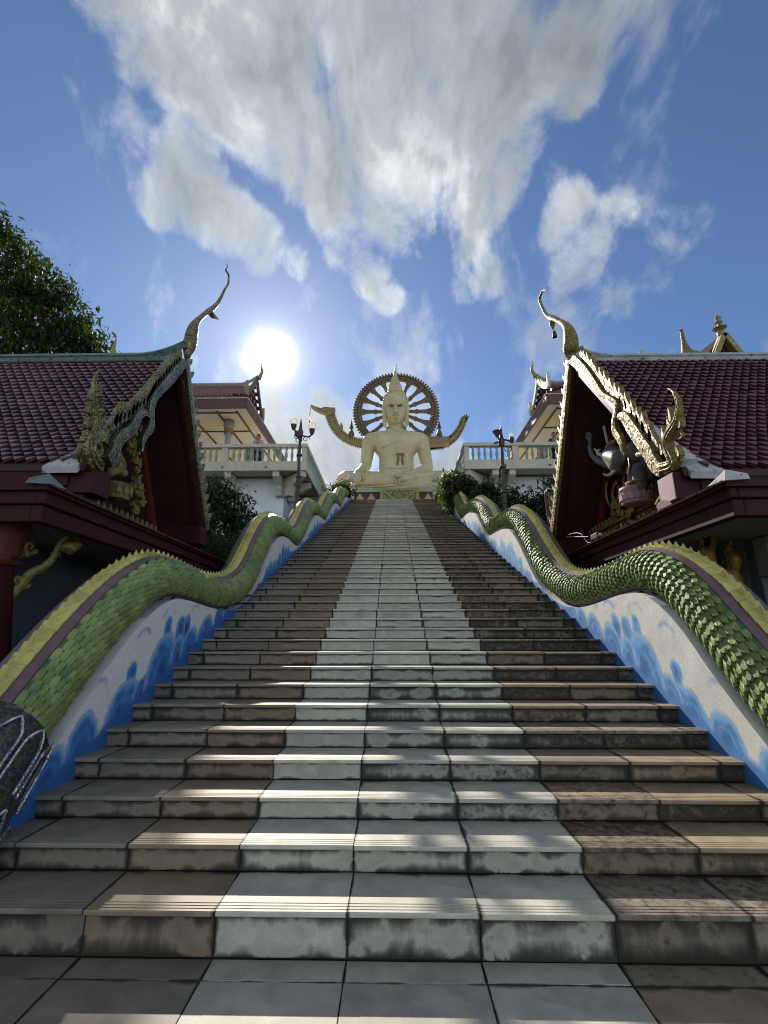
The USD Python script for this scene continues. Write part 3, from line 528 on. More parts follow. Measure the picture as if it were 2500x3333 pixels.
    for b in (0, 1): obj('small_scales', far[b], SCALEM[b], o, kind='stuff')
    # crest: a row of yellow plates, each with a thorn
    CR = .125
    for a in range(min(298, int((L - .1) / CR))):
        s0 = .03 + a * CR; l = CR * 1.02
        loc = []
        for x, z in ((0, .012), (l, .034)):
            for p in (76, 84, 90, 96, 104): loc.append((x, p * D, z + (.012 if p == 90 else 0)))
        loc += [(l * .45, 90 * D, .036), (l * 1.05, 90 * D, .095), (l * .95, 84.5 * D, .036), (l * .95, 95.5 * D, .036), (l, 76 * D, -.004), (l, 104 * D, -.004)]
        v = A([at(s0 + x, p, z) for x, p, z in loc])
        f = []
        for b in range(4): f += [[b, b + 5, b + 6], [b, b + 6, b + 1]]
        f += [[10, 12, 11], [10, 11, 13], [12, 13, 11], [5, 14, 7], [7, 14, 15], [7, 15, 9], [0, 14, 5], [4, 9, 15]]
        f = A(f); f = f if s > 0 else f[:, ::-1]
        obj('crest_plate', MB().add(v, f), YELLOW, o)
    # wall, with its painted waves
    Yg = np.arange(3.0 if s < 0 else 3.2, 28.0, .022); top = []
    order_y = np.argsort(ce[:, 0]); topz = np.interp(Yg, ce[order_y, 0], (ce[:, 1] - .25 / np.maximum(.55, np.abs(N[:, 1])) * 1.0)[order_y])
    bot = np.maximum(line(Yg) - .42, -.1); m = 46
    S = np.linspace(0, 1, m); Zw = bot[:, None] + (topz - bot)[:, None] * S[None]; Yw = np.repeat(Yg[:, None], m, 1); Xw = xi(Yw) - s * (.012 * meshkit.fbm(np.stack([Yw * 3, Zw * 3, Yw * 0], -1), 3) - .006)
    v = np.stack([Xw, Yw, Zw], -1).reshape(-1, 3); a, b = np.meshgrid(np.arange(len(Yg) - 1), np.arange(m - 1), indexing='ij'); q = (a * m + b).ravel()
    f = np.stack([q, q + 1, q + m + 1, q + m], 1); f = f if s > 0 else f[:, ::-1]
    # paint: overlapping rounded crests of blue with brushed rims
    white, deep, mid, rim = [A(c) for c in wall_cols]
    hh = Zw - line(Yw); Hh = np.maximum(topz - line(Yg), .05)[:, None]; col = np.tile(white, (*Yw.shape, 1)); r3 = np.random.RandomState(11 if s < 0 else 12)
    brush = meshkit.fbm(np.stack([Yw * 9, Zw * 9, Yw * 0], -1), 4, 2)
    blobs = []; jt = lambda q: r3.uniform(-q, q)
    for yb, w, H in ((3.2, .2, .16), (3.5, .2, .22), (3.92, .24, .27), (4.34, .23, .34), (4.8, .30, .31), (5.16, .2, .25), (5.52, .36, .48), (5.98, .2, .34), (6.3, .26, .36), (6.75, .3, .33), (7.2, .24, .30), (7.65, .3, .30), (8.1, .26, .26)):
        blobs.append((yb + jt(.06), .0, w, H * r3.uniform(.85, 1.1)))
    for yb, h0, w, H in ((5.9, .42, .13, .15), (5.6, .55, .10, .12), (6.2, .38, .12, .15), (4.95, .36, .10, .10)): blobs.insert(4, (yb + jt(.1), h0, w, H))
    yb = 8.4
    while yb < 27.8:
        H = float(np.interp(yb, Yg, Hh[:, 0])); w = r3.uniform(.14, .26); blobs.append((yb, -.05, w, H * r3.uniform(.4, .85))); yb += w * r3.uniform(1.0, 1.5)
    for (yc, h0, w, H) in blobs:
        dy = (Yw - yc) / w; dz = (hh - h0) / H; inside = np.sqrt(dy ** 2 + np.where(dz > 0, dz, dz * .55) ** 2) + (brush - .5) * .13
        k = np.clip((1.0 - inside) / .05, 0, 1)[..., None]
        ring = .5 + .5 * np.cos(inside * 21. + brush * 5.); shade = np.clip(inside * 1.1 - .1, 0, 1)[..., None]
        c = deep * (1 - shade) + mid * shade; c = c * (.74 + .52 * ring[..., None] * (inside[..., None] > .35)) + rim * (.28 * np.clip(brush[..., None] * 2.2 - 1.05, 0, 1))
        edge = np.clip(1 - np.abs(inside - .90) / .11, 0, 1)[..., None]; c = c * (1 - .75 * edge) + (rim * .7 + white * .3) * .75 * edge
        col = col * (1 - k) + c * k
    for q in range(7):                                    # loose brush arcs higher up
        yc, h0, R_ = 4.4 + q * .62 + r3.uniform(-.1, .1), .0, r3.uniform(.14, .2); h0 = float(np.interp(yc, Yg, Hh[:, 0])) * .68
        rr = np.hypot(Yw - yc, hh - h0) / R_; ang = np.arctan2(hh - h0, Yw - yc); k = np.clip(1 - np.abs(rr - 1) / .2, 0, 1) * (ang > .4) * (ang < 2.4) * np.clip(brush * 2.4 - .5, 0, 1)
        col = col * (1 - k[..., None]) + mid * k[..., None]
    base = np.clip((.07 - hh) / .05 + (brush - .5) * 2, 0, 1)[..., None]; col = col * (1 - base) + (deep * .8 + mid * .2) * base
    wl = MB().add(v, f); cols = [col.reshape(-1, 3)]
    nv = len(v); e = MB()                                 # outer side and top of the wall as plain faces
    for a in range(0, len(Yg) - 1, 8):
        b = min(a + 8, len(Yg) - 1); x0, x1 = xi(Yg[a]), xi(Yg[b]); T = s * .5
        e.quad((x0 + T, Yg[a], bot[a] - .6), (x1 + T, Yg[b], bot[b] - .6), (x1 + T, Yg[b], topz[b]), (x0 + T, Yg[a], topz[a]))
        e.quad((x0, Yg[a], topz[a]), (x1, Yg[b], topz[b]), (x1 + T, Yg[b], topz[b]), (x0 + T, Yg[a], topz[a]))
    e.quad((xi(Yg[0]), Yg[0], -.1), (xi(Yg[0]) + s * .5, Yg[0], -.1), (xi(Yg[0]) + s * .5, Yg[0], topz[0]), (xi(Yg[0]), Yg[0], topz[0]))
    obj('painted_wall', wl, PAINTWALL, o, smooth=True, colors={'paint': cols[0]})
    obj('wall_back', e, BELLY, o)
    return o, at
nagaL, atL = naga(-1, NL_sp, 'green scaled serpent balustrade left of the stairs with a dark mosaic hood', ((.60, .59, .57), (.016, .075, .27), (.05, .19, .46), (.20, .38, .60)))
nagaR, atR = naga(1, NR_sp, 'green scaled serpent balustrade right of the stairs, its embossed scales lit by sun', ((.64, .64, .62), (.055, .19, .50), (.11, .31, .66), (.28, .48, .74)))  # wall colours lighter than on the left: sunlight put into the paint
# hood of the left naga: dark mosaic sleeve with mirror-edged petals
hood = MB(); c0 = atL(A([1.15, .95, .6, .2, -.2]), 0); ctr = lambda ss: atL(ss, 0) * .5 + atL(ss, PI) * .5
ss = np.linspace(.97, -.35, 14); hood.tube(A([ctr(a) for a in ss]), np.interp(ss, [-.35, .15, .65, .87, .97], [.47, .43, .37, .36, .29]), 24, 1.12, side=(1, 0, 0))
obj('hood', hood, DARKMOSAIC, nagaL, smooth=40)
for r, (s0, ln, ofs) in enumerate(((.87, .42, .075), (.37, .5, .115))):
    for q in range(9):
        a = (-70 + q * 28 + r * 14) * PI / 180; w = .19
        pl = []
        for tt in np.linspace(0, 1, 17):
            g = (tt - .5) * 2; x = s0 - ln * abs(g) ** 1.0 * (1 if abs(g) > .25 else .6 + .4 * abs(g) / .25); pl.append(atL(x, a + w * np.sign(g) * min(1, abs(g) / .28), ofs + .02 * (1 - abs(g)) + (s0 - x) * .12))
        obj('mirror_petal', MB().tube(A(pl), .011, 5), MIRROR, nagaL)
# ------------------------------------------------------------ temples beside the stairs
YA, ZA = A([0, 1., 0]), A([0, 0, 1.])
def flame(h, w, bend=.25):                               # one upright pointed leaf outline, base centred at 0,0
    t = np.linspace(0, 1, 9); wid = w * .5 * np.array([.55, .95, 1., .9, .75, .58, .4, .2, 0.]); c = bend * w * np.sin(t * PI * .9) * t
    L_ = np.c_[c - wid, t * h]; R_ = np.c_[c + wid, t * h][::-1][1:]
    return np.vstack([L_, R_])
def scroll(c, r, turns, w0, w1, a0=0., flip=1, n=26):     # a tendril curling up, as points with radii
    t = np.linspace(0, 1, n); a = a0 + flip * t * turns * 2 * PI; R_ = r * (1 - .85 * t)
    return np.c_[c[0] + R_ * np.cos(a), c[1] + R_ * np.sin(a)], np.linspace(w0, w1, n)
def temple(s, x0, yn, ya, yf, ze, za, zleaf, tilem, ridgem, goldm, giltm, label, chofa, fin_n, barge_px, seed, nx=34, fin_path=None, fin_h=.4):
    o = thing('temple_hall', label, 'temple')
    rg = np.random.RandomState(seed); S = lambda x, y, z: A([s * x, y, z])
    def slope(t, near=True):                              # the roof's curve from ridge to eave, t 0..1
        ye = yn if near else yf
        return ya + (ye - ya) * t, za + (ze - za) * t - .16 * math.sin(PI * t)
    ts = np.linspace(0, 1, 13)
    # roof boards under the tiles, both slopes, with thickness
    for near in (True, False):
        q = A([slope(t, near) for t in ts]); b = MB(); xa, xb = x0 + .06, x0 + nx * .175 + .4
        for a in range(12):
            (y0, z0), (y1, z1) = q[a], q[a + 1]
            for dz, fl in ((-.03, False), (-.13, True)):
                p = [S(xa, y0, z0 + dz), S(xb, y0, z0 + dz), S(xb, y1, z1 + dz), S(xa, y1, z1 + dz)]
                b.quad(*(p if fl else p[::-1]))
            b.quad(S(xa, y0, z0 - .03), S(xa, y1, z1 - .03), S(xa, y1, z1 - .13), S(xa, y0, z0 - .13))
        b.quad(S(xa, q[-1][0], q[-1][1] - .03), S(xb, q[-1][0], q[-1][1] - .03), S(xb, q[-1][0], q[-1][1] - .13), S(xa, q[-1][0], q[-1][1] - .13))
        obj('roof_deck', b, MAROON_DK, o)
    # tiles on the slope that faces us, one by one; far slope as one sheet of the same tiles
    W_, rows = .175, 28; tiles = []
    arc = A([slope(t) for t in np.linspace(0, 1, 200)]); dd = np.r_[0, np.cumsum(np.linalg.norm(np.diff(arc, axis=0), axis=1))]; tot = dd[-1]; ex = (tot - .1) / rows
    at = lambda u: A([np.interp(u, dd, arc[:, 0]), np.interp(u, dd, arc[:, 1])])
    for r in range(rows):
        for c in range(nx):
            xc = x0 + .26 + (c + (.36 * r) % 1.) * W_; u0 = .06 + r * ex - .02; u1 = u0 + ex * .72 + .02; u2 = u1 + ex * .75
            p0, p1, p2 = at(u0), at(u1), at(min(u2, tot + .05)); tn = at(min(u1, tot)) - at(u0); tn /= np.linalg.norm(tn) + 1e-9; nn = A([tn[1], -tn[0]]); nn = nn if nn[1] > 0 else -nn
            if u2 > tot: p2 = at(tot) + tn * (u2 - tot)
            l0, l1 = .004, .058 + rg.normal(0, .004); h = W_ / 2 - .003; tw = rg.normal(0, .005); sl_ = rg.uniform(.01, .05) if rg.rand() < .025 else 0.; u0 += sl_; u1 += sl_; u2 += sl_
            P = lambda x, p, l: S(x, p[0] + nn[0] * l, p[1] + nn[1] * l)
            v = A([P(xc - h, p0, l0), P(xc + h, p0, l0), P(xc + h, p1, l1 + tw), P(xc, p2, l1 + .006), P(xc - h, p1, l1 - tw), P(xc + h, p1, l1 + tw - .052), P(xc, p2, l1 - .046), P(xc - h, p1, l1 - tw - .052)])
            f = A([[0, 1, 2], [0, 2, 4], [4, 2, 3], [2, 5, 6], [2, 6, 3], [3, 6, 7], [3, 7, 4], [1, 5, 2], [0, 4, 7]])
            if s > 0: f = f[:, ::-1]
            ctr = v.mean(0); px = CX + FPX * ((ctr - CAM) @ RT) / depth(ctr); tiles.append((1 / depth(ctr) if -30 < px < 2530 else 0, v, f))
    order = np.argsort([-a[0] for a in tiles]); far = MB()
    for k, a in enumerate(order):
        if k < 300: obj('roof_tile', MB().add(tiles[a][1], tiles[a][2]), tilem, o)
        else: far.add(tiles[a][1], tiles[a][2])
    obj('upper_roof_tiles', far, tilem, o, kind='stuff')
    # ridge beam, sweeping up to the finial
    X_end = x0 + nx * .175 + .3; R = MB(); n = 22
    xs = np.r_[np.linspace(X_end, x0 + 1.1, 4), np.linspace(x0 + 1.0, x0 + .0, 12)]; lift = np.where(xs < x0 + 1.1, ((x0 + 1.1 - xs) / 1.1) ** 2 * .34, 0)
    R.tube(A([S(x, ya, za + .02 + l) for x, l in zip(xs, lift)]), np.where(xs < x0 + 1.1, .13 - .035 * (x0 + 1.1 - xs) / 1.1, .13), 4, 1.0); obj('ridge_cap', R, ridgem, o)
    R = MB(); R.box(s * (x0 + .25), s * X_end, ya - .19, ya + .19, za - .17, za - .06, .02); obj('ridge_base', R, ridgem, o)
    # bargeboards
    bw = .22
    def band(pts, w, name, m, x, th, n=60, edge=None):
        c = spline(pts, n) if len(pts) > 2 else A([A(pts[0]) * (1 - t) + A(pts[1]) * t for t in np.linspace(0, 1, n)])
        t = np.gradient(c, axis=0); t /= np.linalg.norm(t, axis=1, keepdims=True); N = np.c_[-t[:, 1], t[:, 0]]
        w = np.broadcast_to(np.interp(np.linspace(0, 1, n), np.linspace(0, 1, len(np.atleast_1d(w))), np.atleast_1d(w)), (n,))[:, None] / 2
        up, lo = c + N * w, c - N * w
        b = MB(); v = []
        for a in range(n):
            v += [S(x - th / 2 - .012, *c[a]), S(x - th / 2, *up[a]), S(x + th / 2, *up[a]), S(x + th / 2, *lo[a]), S(x - th / 2, *lo[a])]
        f = []
        for a in range(n - 1):
            for e in range(5): f.append([a * 5 + e, a * 5 + (e + 1) % 5, a * 5 + 5 + (e + 1) % 5, a * 5 + 5 + e])
        f += [[0, 1, 2, 3], [0, 3, 4, 4]] ; f += [[(n - 1) * 5 + k for k in q] for q in ([3, 2, 1, 0], [4, 4, 3, 0])]
        f = A(f); f = f if s < 0 else f[:, ::-1]
        b.add(A(v), f); obj(name, b, m, o)
        if edge is not None:
            for side in (up, lo): obj('mirror_edge', MB().tube(A([S(x - th / 2 - .006, *q) for q in side]), .009, 5), edge, o)
    for pts, w in barge_px: band(pts, w, 'bargeboard', goldm, x0 - .02, .09, edge=MIRROR_BLUE if s < 0 else None)
    far_pts = [(ya + .05, za + .02), (ya + (yf - ya) * .45, za + (ze - za) * .45 - .06), (yf, ze - .02)]
    band(far_pts, .2, 'bargeboard', goldm, x0 - .02, .09)
    # dark red backing board of each verge
    for e in (yn, yf): band([(ya, za - .12), (ya + (e - ya) * .5, za + (ze - za) * .5 - .22), (e + (ya - e) * .05, ze - .02)], .2, 'verge_board', MAROON, x0 + .09, .1)
    # pale plaster verge that carries the fins
    q = A([slope(t) for t in ts]); b = MB()
    for a in range(12): b.bar(S(x0 + .16, *(q[a] + A([0, .07]))), S(x0 + .16, *(q[a + 1] + A([0, .07]))), .22, .13)
    obj('verge_capping', b, RIDGE_L if s < 0 else MORTAR, o)
    # fins (a row of upright blades on each slope)
    def fin(y, z, h, w, lean, hook, m=None):
        p = flame(h, w, hook); p = np.c_[p[:, 0] + lean * p[:, 1], p[:, 1]]
        obj('fin', MB().prism(p, S(x0 + .02, y, z), YA, ZA, A([s, 0, 0.]), .085), m or goldm, o)
    run = A([q for pts, _ in barge_px for q in ([pts[-1], pts[0]] if False else [])] or fin_path); ln_ = np.r_[0, np.cumsum(np.linalg.norm(np.diff(run, axis=0), axis=1))]
    for a in range(fin_n):
        t = ln_[-1] * (a + .5) / fin_n; y, z = np.interp(t, ln_, run[:, 0]), np.interp(t, ln_, run[:, 1]); h = fin_h * (1 + .08 * math.sin(a * 1.7)) * (1 - .25 * a / fin_n)
        fin(y, z, h, .36 * h, .10, .45)
    for a in range(15):
        t = (a + .5) / 15.; y = ya + (yf - ya) * t; z = za + (ze - za) * t - .06 * math.sin(PI * t); fin(y + .03, z - .02, .36, .17, .72, .5)
    # finial at the apex
    c = spline(A([atX(*q[:2], s * (x0 - .02))[1:] for q in chofa['spine']]), 70); rr = np.interp(np.linspace(0, 1, 70), np.linspace(0, 1, len(chofa['spine'])), [q[2] for q in chofa['spine']]) * depth(S(x0, ya, za + 1)) / FPX
    obj('roof_finial', MB().tube(A([S(x0 - .02, *p) for p in c]), rr * .92, 14, 1.0, side=(s, 0, 0)), chofa['mat'], o, smooth=True)
    for pl in chofa['extra']:
        c = A([atX(*q[:2], s * (x0 - .02))[1:] for q in pl]); obj('finial_beak', MB().tube(A([S(x0 - .02, *p) for p in c]), A([q[2] for q in pl]) * depth(S(x0, ya, za + 1)) / FPX, 10, 1., side=(s, 0, 0)), chofa['mat'], o, smooth=True)
    # eave fascias and purlin ends
    b = MB(); b.box(s * (x0 + .3), s * X_end, yn + .02, yn + .10, ze - .36, ze - .1, .01); obj('eave_fascia', b, MAROON, o)
    b = MB(); b.box(s * (x0 + .1), s * X_end, yn + .12, yn + .5, ze - .56, ze - .2, .01); obj('eave_beam', b, MAROON_DK, o)
    for y, d in ((yn + .06, 1), (yf - .06, -1)):
        b = MB(); b.box(s * (x0 - .06), s * (x0 + 1.0), y, y + d * .42, ze - .46, ze - .04, .012); obj('purlin', b, MAROON, o)
        b = MB(); b.box(s * (x0 - .075), s * (x0 - .06), y + d * .01, y + d * .41, ze - .45, ze - .05, .004); obj('purlin_end', b, PINKW if s > 0 else MAROON, o)
    b = MB(); P = [S(x0 + .12, yn - .06, ze - .08), S(x0 + .62, yn - .1, ze - .1), S(x0 + .30, yn + .5, ze + .62), S(x0 + .12, yn + .45, ze + .55)]
    b.mesh(m3.Manifold.hull_points([tuple(p) for p in P] + [tuple(p + A([0, .02, -.10])) for p in P] + [tuple(S(x0 + .3, yn + .05, ze + .12))])); obj('mortar_patch', b, MORTAR, o)
    # gable: dark recess, pediment wall, inner moulding
    xp = x0 + 1.15
    tri = [(yn + .3, zleaf - .06), (ya, za - .35), (yf - .3, zleaf - .06)]
    obj('pediment_wall', MB().prism(tri, S(xp + .06, 0, 0), YA, ZA, A([s, 0, 0.]), .1), MAROON_DK, o)
    for e in (yn, yf):
        obj('pediment_moulding', MB().bar(S(xp - .06, ya, za - .42), S(xp - .06, ya + (e - ya) * .9, zleaf - .0), .14, .13, up=(s, 0, 0)), RED, o)
    # band of upright gilt leaves under the pediment
    xb = x0 + .86; L0, L1 = yn + .2, yf + .1
    obj('leaf_band', MB().box(s * (xb - .01), s * (xp + .2), L0, L1, zleaf - .42, zleaf - .055, .01), RED if s > 0 else giltm, o)
    obj('band_moulding', MB().box(s * (xb - .05), s * (xb + .12), L0 - .02, L1, zleaf - .053, zleaf, .01), giltm, o)
    nl = int((L1 - L0) / .2)
    for a in range(nl):
        y = L0 + .1 + a * .2; h = .27 if s < 0 else .19
        obj('gilt_leaf', MB().prism(flame(h, .15, 0), S(xb + .03, y, zleaf - .01), YA, ZA, A([s, 0, 0.]), .05), giltm, o)
        pts, w = scroll((y, zleaf - .21), .085, 1.1, (.035 if s > 0 else .022), .012, a0=rg.uniform(0, 6), flip=1 if a % 2 else -1, n=14)
        obj('gilt_scroll', MB().tube(A([S(xb - .02, *q) for q in pts]), w, 5), giltm, o)
    # lower pent roof that runs round the hall: sloping slab, deep fascia, mortar hip
    return o, S, slope
px = lambda pts, x0_, y0_, k: [(x0_ + a * k, y0_ + b * k, *( [r[0] * k] if r else [])) for a, b, *r in pts]
XLT, XRT = 4.5, 4.2
chL = {'spine': px([(420, 1990, 60), (455, 1820, 150), (500, 1620, 130), (530, 1450, 85), (620, 1270, 60), (760, 1130, 55), (900, 1030, 68), (1010, 930, 62), (1110, 770, 48), (1200, 590, 40), (1258, 430, 33), (1250, 330, 28), (1195, 240, 28), (1235, 165, 22), (1215, 115, 8)], 540, 840, .1627),
       'extra': [px([(880, 1070, 60), (930, 1150, 62), (1000, 1190, 35), (1050, 1225, 12)], 540, 840, .1627)], 'mat': GOLD_L}
chR = {'spine': px([(800, 1560, 60), (745, 1430, 165), (760, 1270, 140), (740, 1080, 95), (680, 930, 72), (560, 820, 62), (400, 745, 66), (270, 690, 78), (195, 580, 56), (140, 460, 42), (110, 330, 38), (140, 220, 36), (210, 150, 32), (265, 115, 26), (278, 70, 6)], 1740, 920, .1567),
       'extra': [px([(370, 800, 70), (370, 870, 66), (385, 960, 18)], 1740, 920, .1567)], 'mat': GOLD}
# bargeboard runs as (y, z), lower one first
k2 = 450 / 1659
bl = lambda a, b, X=-XLT + .02: tuple(atX(230 + a * k2, 1150 + b * k2, X)[1:])
bargeL = [([bl(1350, 110), bl(1240, 230), bl(1130, 360), bl(1020, 480), bl(960, 600), bl(945, 740), bl(945, 860), bl(890, 960), bl(845, 1060), bl(830, 1180)], [.17, .19, .2, .19, .16, .13, .15, .16, .1, .02]),
          ([bl(925, 770), bl(880, 715), bl(820, 720), bl(760, 820), bl(690, 930), bl(600, 990), bl(540, 1080), bl(500, 1200), bl(440, 1300)], [.06, .12, .15, .16, .17, .18, .18, .18, .2])]
k3 = 500 / 1659
br = lambda a, b, X=XRT - .02: tuple(atX(1780 + a * k3, 1250 + b * k3, X)[1:])
rr_ = lambda a, b: tuple(atX(1740 + a * .1567, 920 + b * .1567, XRT - .02)[1:])
bargeR = [([rr_(770, 1560), rr_(900, 1670), rr_(1050, 1830), br(530, 20), br(660, 140), br(770, 270), br(755, 330), br(740, 400), br(745, 500), br(800, 590), br(830, 690), br(870, 770)], [.22, .23, .23, .23, .23, .2, .1, .08, .1, .14, .13, .03]),
          ([br(790, 360), br(840, 350), br(900, 430), br(960, 520), br(1040, 640), br(1130, 780), br(1200, 900), br(1250, 930)], [.1, .2, .24, .25, .25, .25, .24, .2])]
finL = [bl(470, 960), bl(560, 850), bl(700, 800), bl(800, 690), bl(920, 620), bl(980, 480), bl(1090, 350), bl(1200, 210), bl(1320, 90)]
finR = [br(1210, 800), br(1130, 660), br(1040, 540), br(960, 420), br(870, 320), br(770, 200), br(670, 90), br(560, -20), rr_(1240, 1900), rr_(1090, 1740), rr_(960, 1560)]
T_L, SL, slL = temple(-1, XLT, 6.57, 9.03, 11.1, 4.17, 7.47, 3.84, TILE_L, RIDGE_L, GOLD_L, GILT_L, 'red tiled temple hall on the left with a tall curved finial and mirror mosaic bargeboards', chL, 22, bargeL, 21, nx=30, fin_path=finL, fin_h=.44)
T_R, SR, slR = temple(1, XRT, 6.67, 9.99, 12.4, 4.06, 7.94, 4.18, TILE_R, RIDGE_R, GOLD, GILT, 'dark red tiled temple hall on the right with golden finial and elephant gable', chR, 15, bargeR, 22, nx=36, fin_path=finR, fin_h=.56)
# small bell under the right finial's beak
c = atX(1740 + 415 * .1567, 920 + 1080 * .1567, XRT - .02); u = depth(c) / FPX
obj('finial_bell', MB().lathe([(0, 14 * u), (4 * u, 13 * u), (6.5 * u, 5 * u), (8 * u, -6 * u), (8.3 * u, -9 * u), (7 * u, -9.5 * u)], c, 12), IRON, T_R, smooth=40)
obj('bell_hook', MB().tube([c + A([0, 0, 13 * u]), c + A([0, 0, 20 * u])], .008, 4), IRON, T_R)
# corner finials: flame-shaped serpent heads at the near eave
def corner(o, m, org, k, X, spine, curls, tips):
    q = lambda a, b: atX(org[0] + a * k, org[1] + b * k, X); sc = depth(q(*spine[2][:2])) / FPX * k; n = 60
    c = spline([q(*p[:2]) for p in spine], n); r = np.interp(np.linspace(0, 1, n), np.linspace(0, 1, len(spine)), [p[2] for p in spine]) * sc
    body = obj('corner_finial', MB().tube(c, r, 12, .85, side=(1, 0, 0)), m, o, smooth=True)
    for e in (-1, 1):                                     # raised ridges running up both faces
        for off in (-.45, .1, .55):
            t = np.gradient(c, axis=0); t /= np.linalg.norm(t, axis=1, keepdims=True); nn = np.cross(t, [1., 0, 0]); g = c + nn * (r * off)[:, None] + A([e, 0, 0]) * (r * .82 * math.sqrt(1 - off * off))[:, None]
            obj('finial_ridge', MB().tube(g[2:-6], np.maximum(r[2:-6] * .17, .008), 6), m, body, smooth=True)
    for cx_, cy_, R_, fl, a0 in curls:
        p, w = scroll((cx_, cy_), R_, 1.3, R_ * .34, R_ * .16, a0=a0, flip=fl); obj('finial_curl', MB().tube(A([q(*z_) for z_ in p]), w * sc, 8, 1.25, side=(1, 0, 0)), m, body, smooth=True)
    for (x_, y_, h_, w_, ln_) in tips: obj('finial_leaf', MB().prism(flame(h_ * sc, w_ * sc, ln_), q(x_, y_), YA, ZA, A([1., 0, 0]), .09), m, body)
corner(T_L, GOLD_L, (230, 1150), k2, -XLT - .02, [(330, 1370, 95), (240, 1300, 120), (200, 1160, 110), (235, 1000, 90), (290, 860, 72), (275, 720, 62), (270, 580, 55), (275, 440, 42), (290, 310, 32), (320, 230, 24), (350, 195, 8)],
       [(260, 1150, 110, -1, 1.2), (350, 1330, 70, 1, 2.), (360, 1190, 60, 1, .5)], [(190, 900, 200, 70, .3), (200, 720, 170, 55, .3), (360, 900, 230, 70, -.3), (350, 700, 190, 60, -.4), (330, 520, 170, 50, -.4), (400, 1080, 210, 60, .2), (150, 1080, 170, 70, .5), (230, 560, 150, 45, .3)])
corner(T_R, GOLD, (1780, 1250), k3, XRT + .02, [(1215, 940, 60), (1300, 900, 80), (1390, 850, 75), (1340, 740, 68), (1310, 640, 58), (1340, 530, 62), (1405, 420, 58), (1430, 310, 44), (1425, 200, 32), (1390, 110, 20), (1310, 50, 5)],
       [(1435, 560, 52, 1, 3.2), (1410, 830, 60, -1, .3), (1300, 880, 50, 1, 1.)], [(1365, 400, 170, 40, .2), (1345, 480, 150, 40, .2), (1290, 600, 170, 45, .2), (1460, 470, 150, 45, -.2), (1270, 760, 140, 50, .1), (1450, 780, 130, 50, .3)])
# ------------------------------------------------------------ lower parts of both halls: pent roof, soffit, walls, columns
def lower(o, s, xe, yc, zb, zt, xw, mcap, yend, zw, zw2):
    S = lambda x, y, z: A([s * x, y, z])
    # fascia boards: lower one set back a little
    obj('pent_fascia', MB().box(s * xe, s * (xe + .09), yc, yend, zb + .19, zt, .01), MAROON, o)
    obj('pent_fascia', MB().box(s * (xe + .04), s * (xe + .16), yc + .04, yend, zb, zb + .187, .01), MAROON, o)
    obj('pent_fascia', MB().box(s * (xe + .092), s * (xe + 6.5), yc, yc + .09, zb + .19, zt, .01), MAROON, o)
    obj('pent_fascia', MB().box(s * (xe + .162), s * (xe + 6.5), yc + .04, yc + .16, zb, zb + .187, .01), MAROON, o)
    # sloping pent roof slabs
    b = MB(); xi, yi, zi = xe + 1.3, yc + 1.35, zt + .42
    for d in (0, -.06):
        P = [S(xe - .05, yc - .05, zt + .03 + d), S(xe - .05, yend, zt + .03 + d), S(xi, yend, zi + d), S(xi, yi, zi + d)]; b.quad(*(P if (s > 0) == (d < 0) else P[::-1]))
        P = [S(xe - .05, yc - .05, zt + .03 + d), S(xe + 6.5, yc - .05, zt + .03 + d), S(xe + 6.5, yi, zi + d), S(xi, yi, zi + d)]; b.quad(*(P if (s < 0) == (d < 0) else P[::-1]))
    b.quad(S(xe - .05, yc - .05, zt + .03), S(xe - .05, yend, zt + .03), S(xe - .05, yend, zt - .03), S(xe - .05, yc - .05, zt - .03))
    b.quad(S(xe - .05, yc - .05, zt + .03), S(xe + 6.5, yc - .05, zt + .03), S(xe + 6.5, yc - .05, zt - .03), S(xe - .05, yc - .05, zt - .03))
    obj('pent_roof', b, MAROON, o)
    # edge tiles along the pent roof
    for a in range(int((yend - yc) / .22)):
        y = yc + .05 + a * .22; obj('edge_tile', MB().obox(S(xe + .02, y, zt + .055), (.12, .1, .012), R=A([[s * .955, 0, .297], [0, 1, 0], [-.297 * s, 0, .955]])), TILE_R if s > 0 else TILE_L, o)
    # mortar hip at the corner
    h = [S(xe - .09, yc - .09, zt + .02), S(xe + .16, yc - .11, zt + .03), S(xe - .11, yc + .16, zt + .03), S(xe + .55, yc + .42, zt + .27), S(xe + .40, yc + .55, zt + .27), S(xe + .1, yc + .1, zt + .2), S(xe - .02, yc - .02, zt + .16)]
    obj('hip_mortar', MB().mesh(m3.Manifold.hull_points([tuple(p) for p in h])), mcap, o)
    # soffit and walls
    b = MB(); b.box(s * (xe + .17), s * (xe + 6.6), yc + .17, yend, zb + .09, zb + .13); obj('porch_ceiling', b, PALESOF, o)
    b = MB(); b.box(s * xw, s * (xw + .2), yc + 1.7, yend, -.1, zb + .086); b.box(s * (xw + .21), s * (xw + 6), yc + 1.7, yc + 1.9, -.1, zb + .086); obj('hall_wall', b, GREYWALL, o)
    b = MB(); b.box(s * zw, s * (zw + 4.5), yc + 1.9, yend - .3, zb + .14, zw2); obj('upper_wall', b, MAROON_DK, o)
lower(T_L, -1, 3.75, 4.86, 2.86, 3.22, 5.3, RIDGE_L, 12.2, 5.62, 3.43)
lower(T_R, 1, 3.55, 4.87, 2.89, 3.22, 5.0, MORTAR, 13.4, 5.32, 3.77)
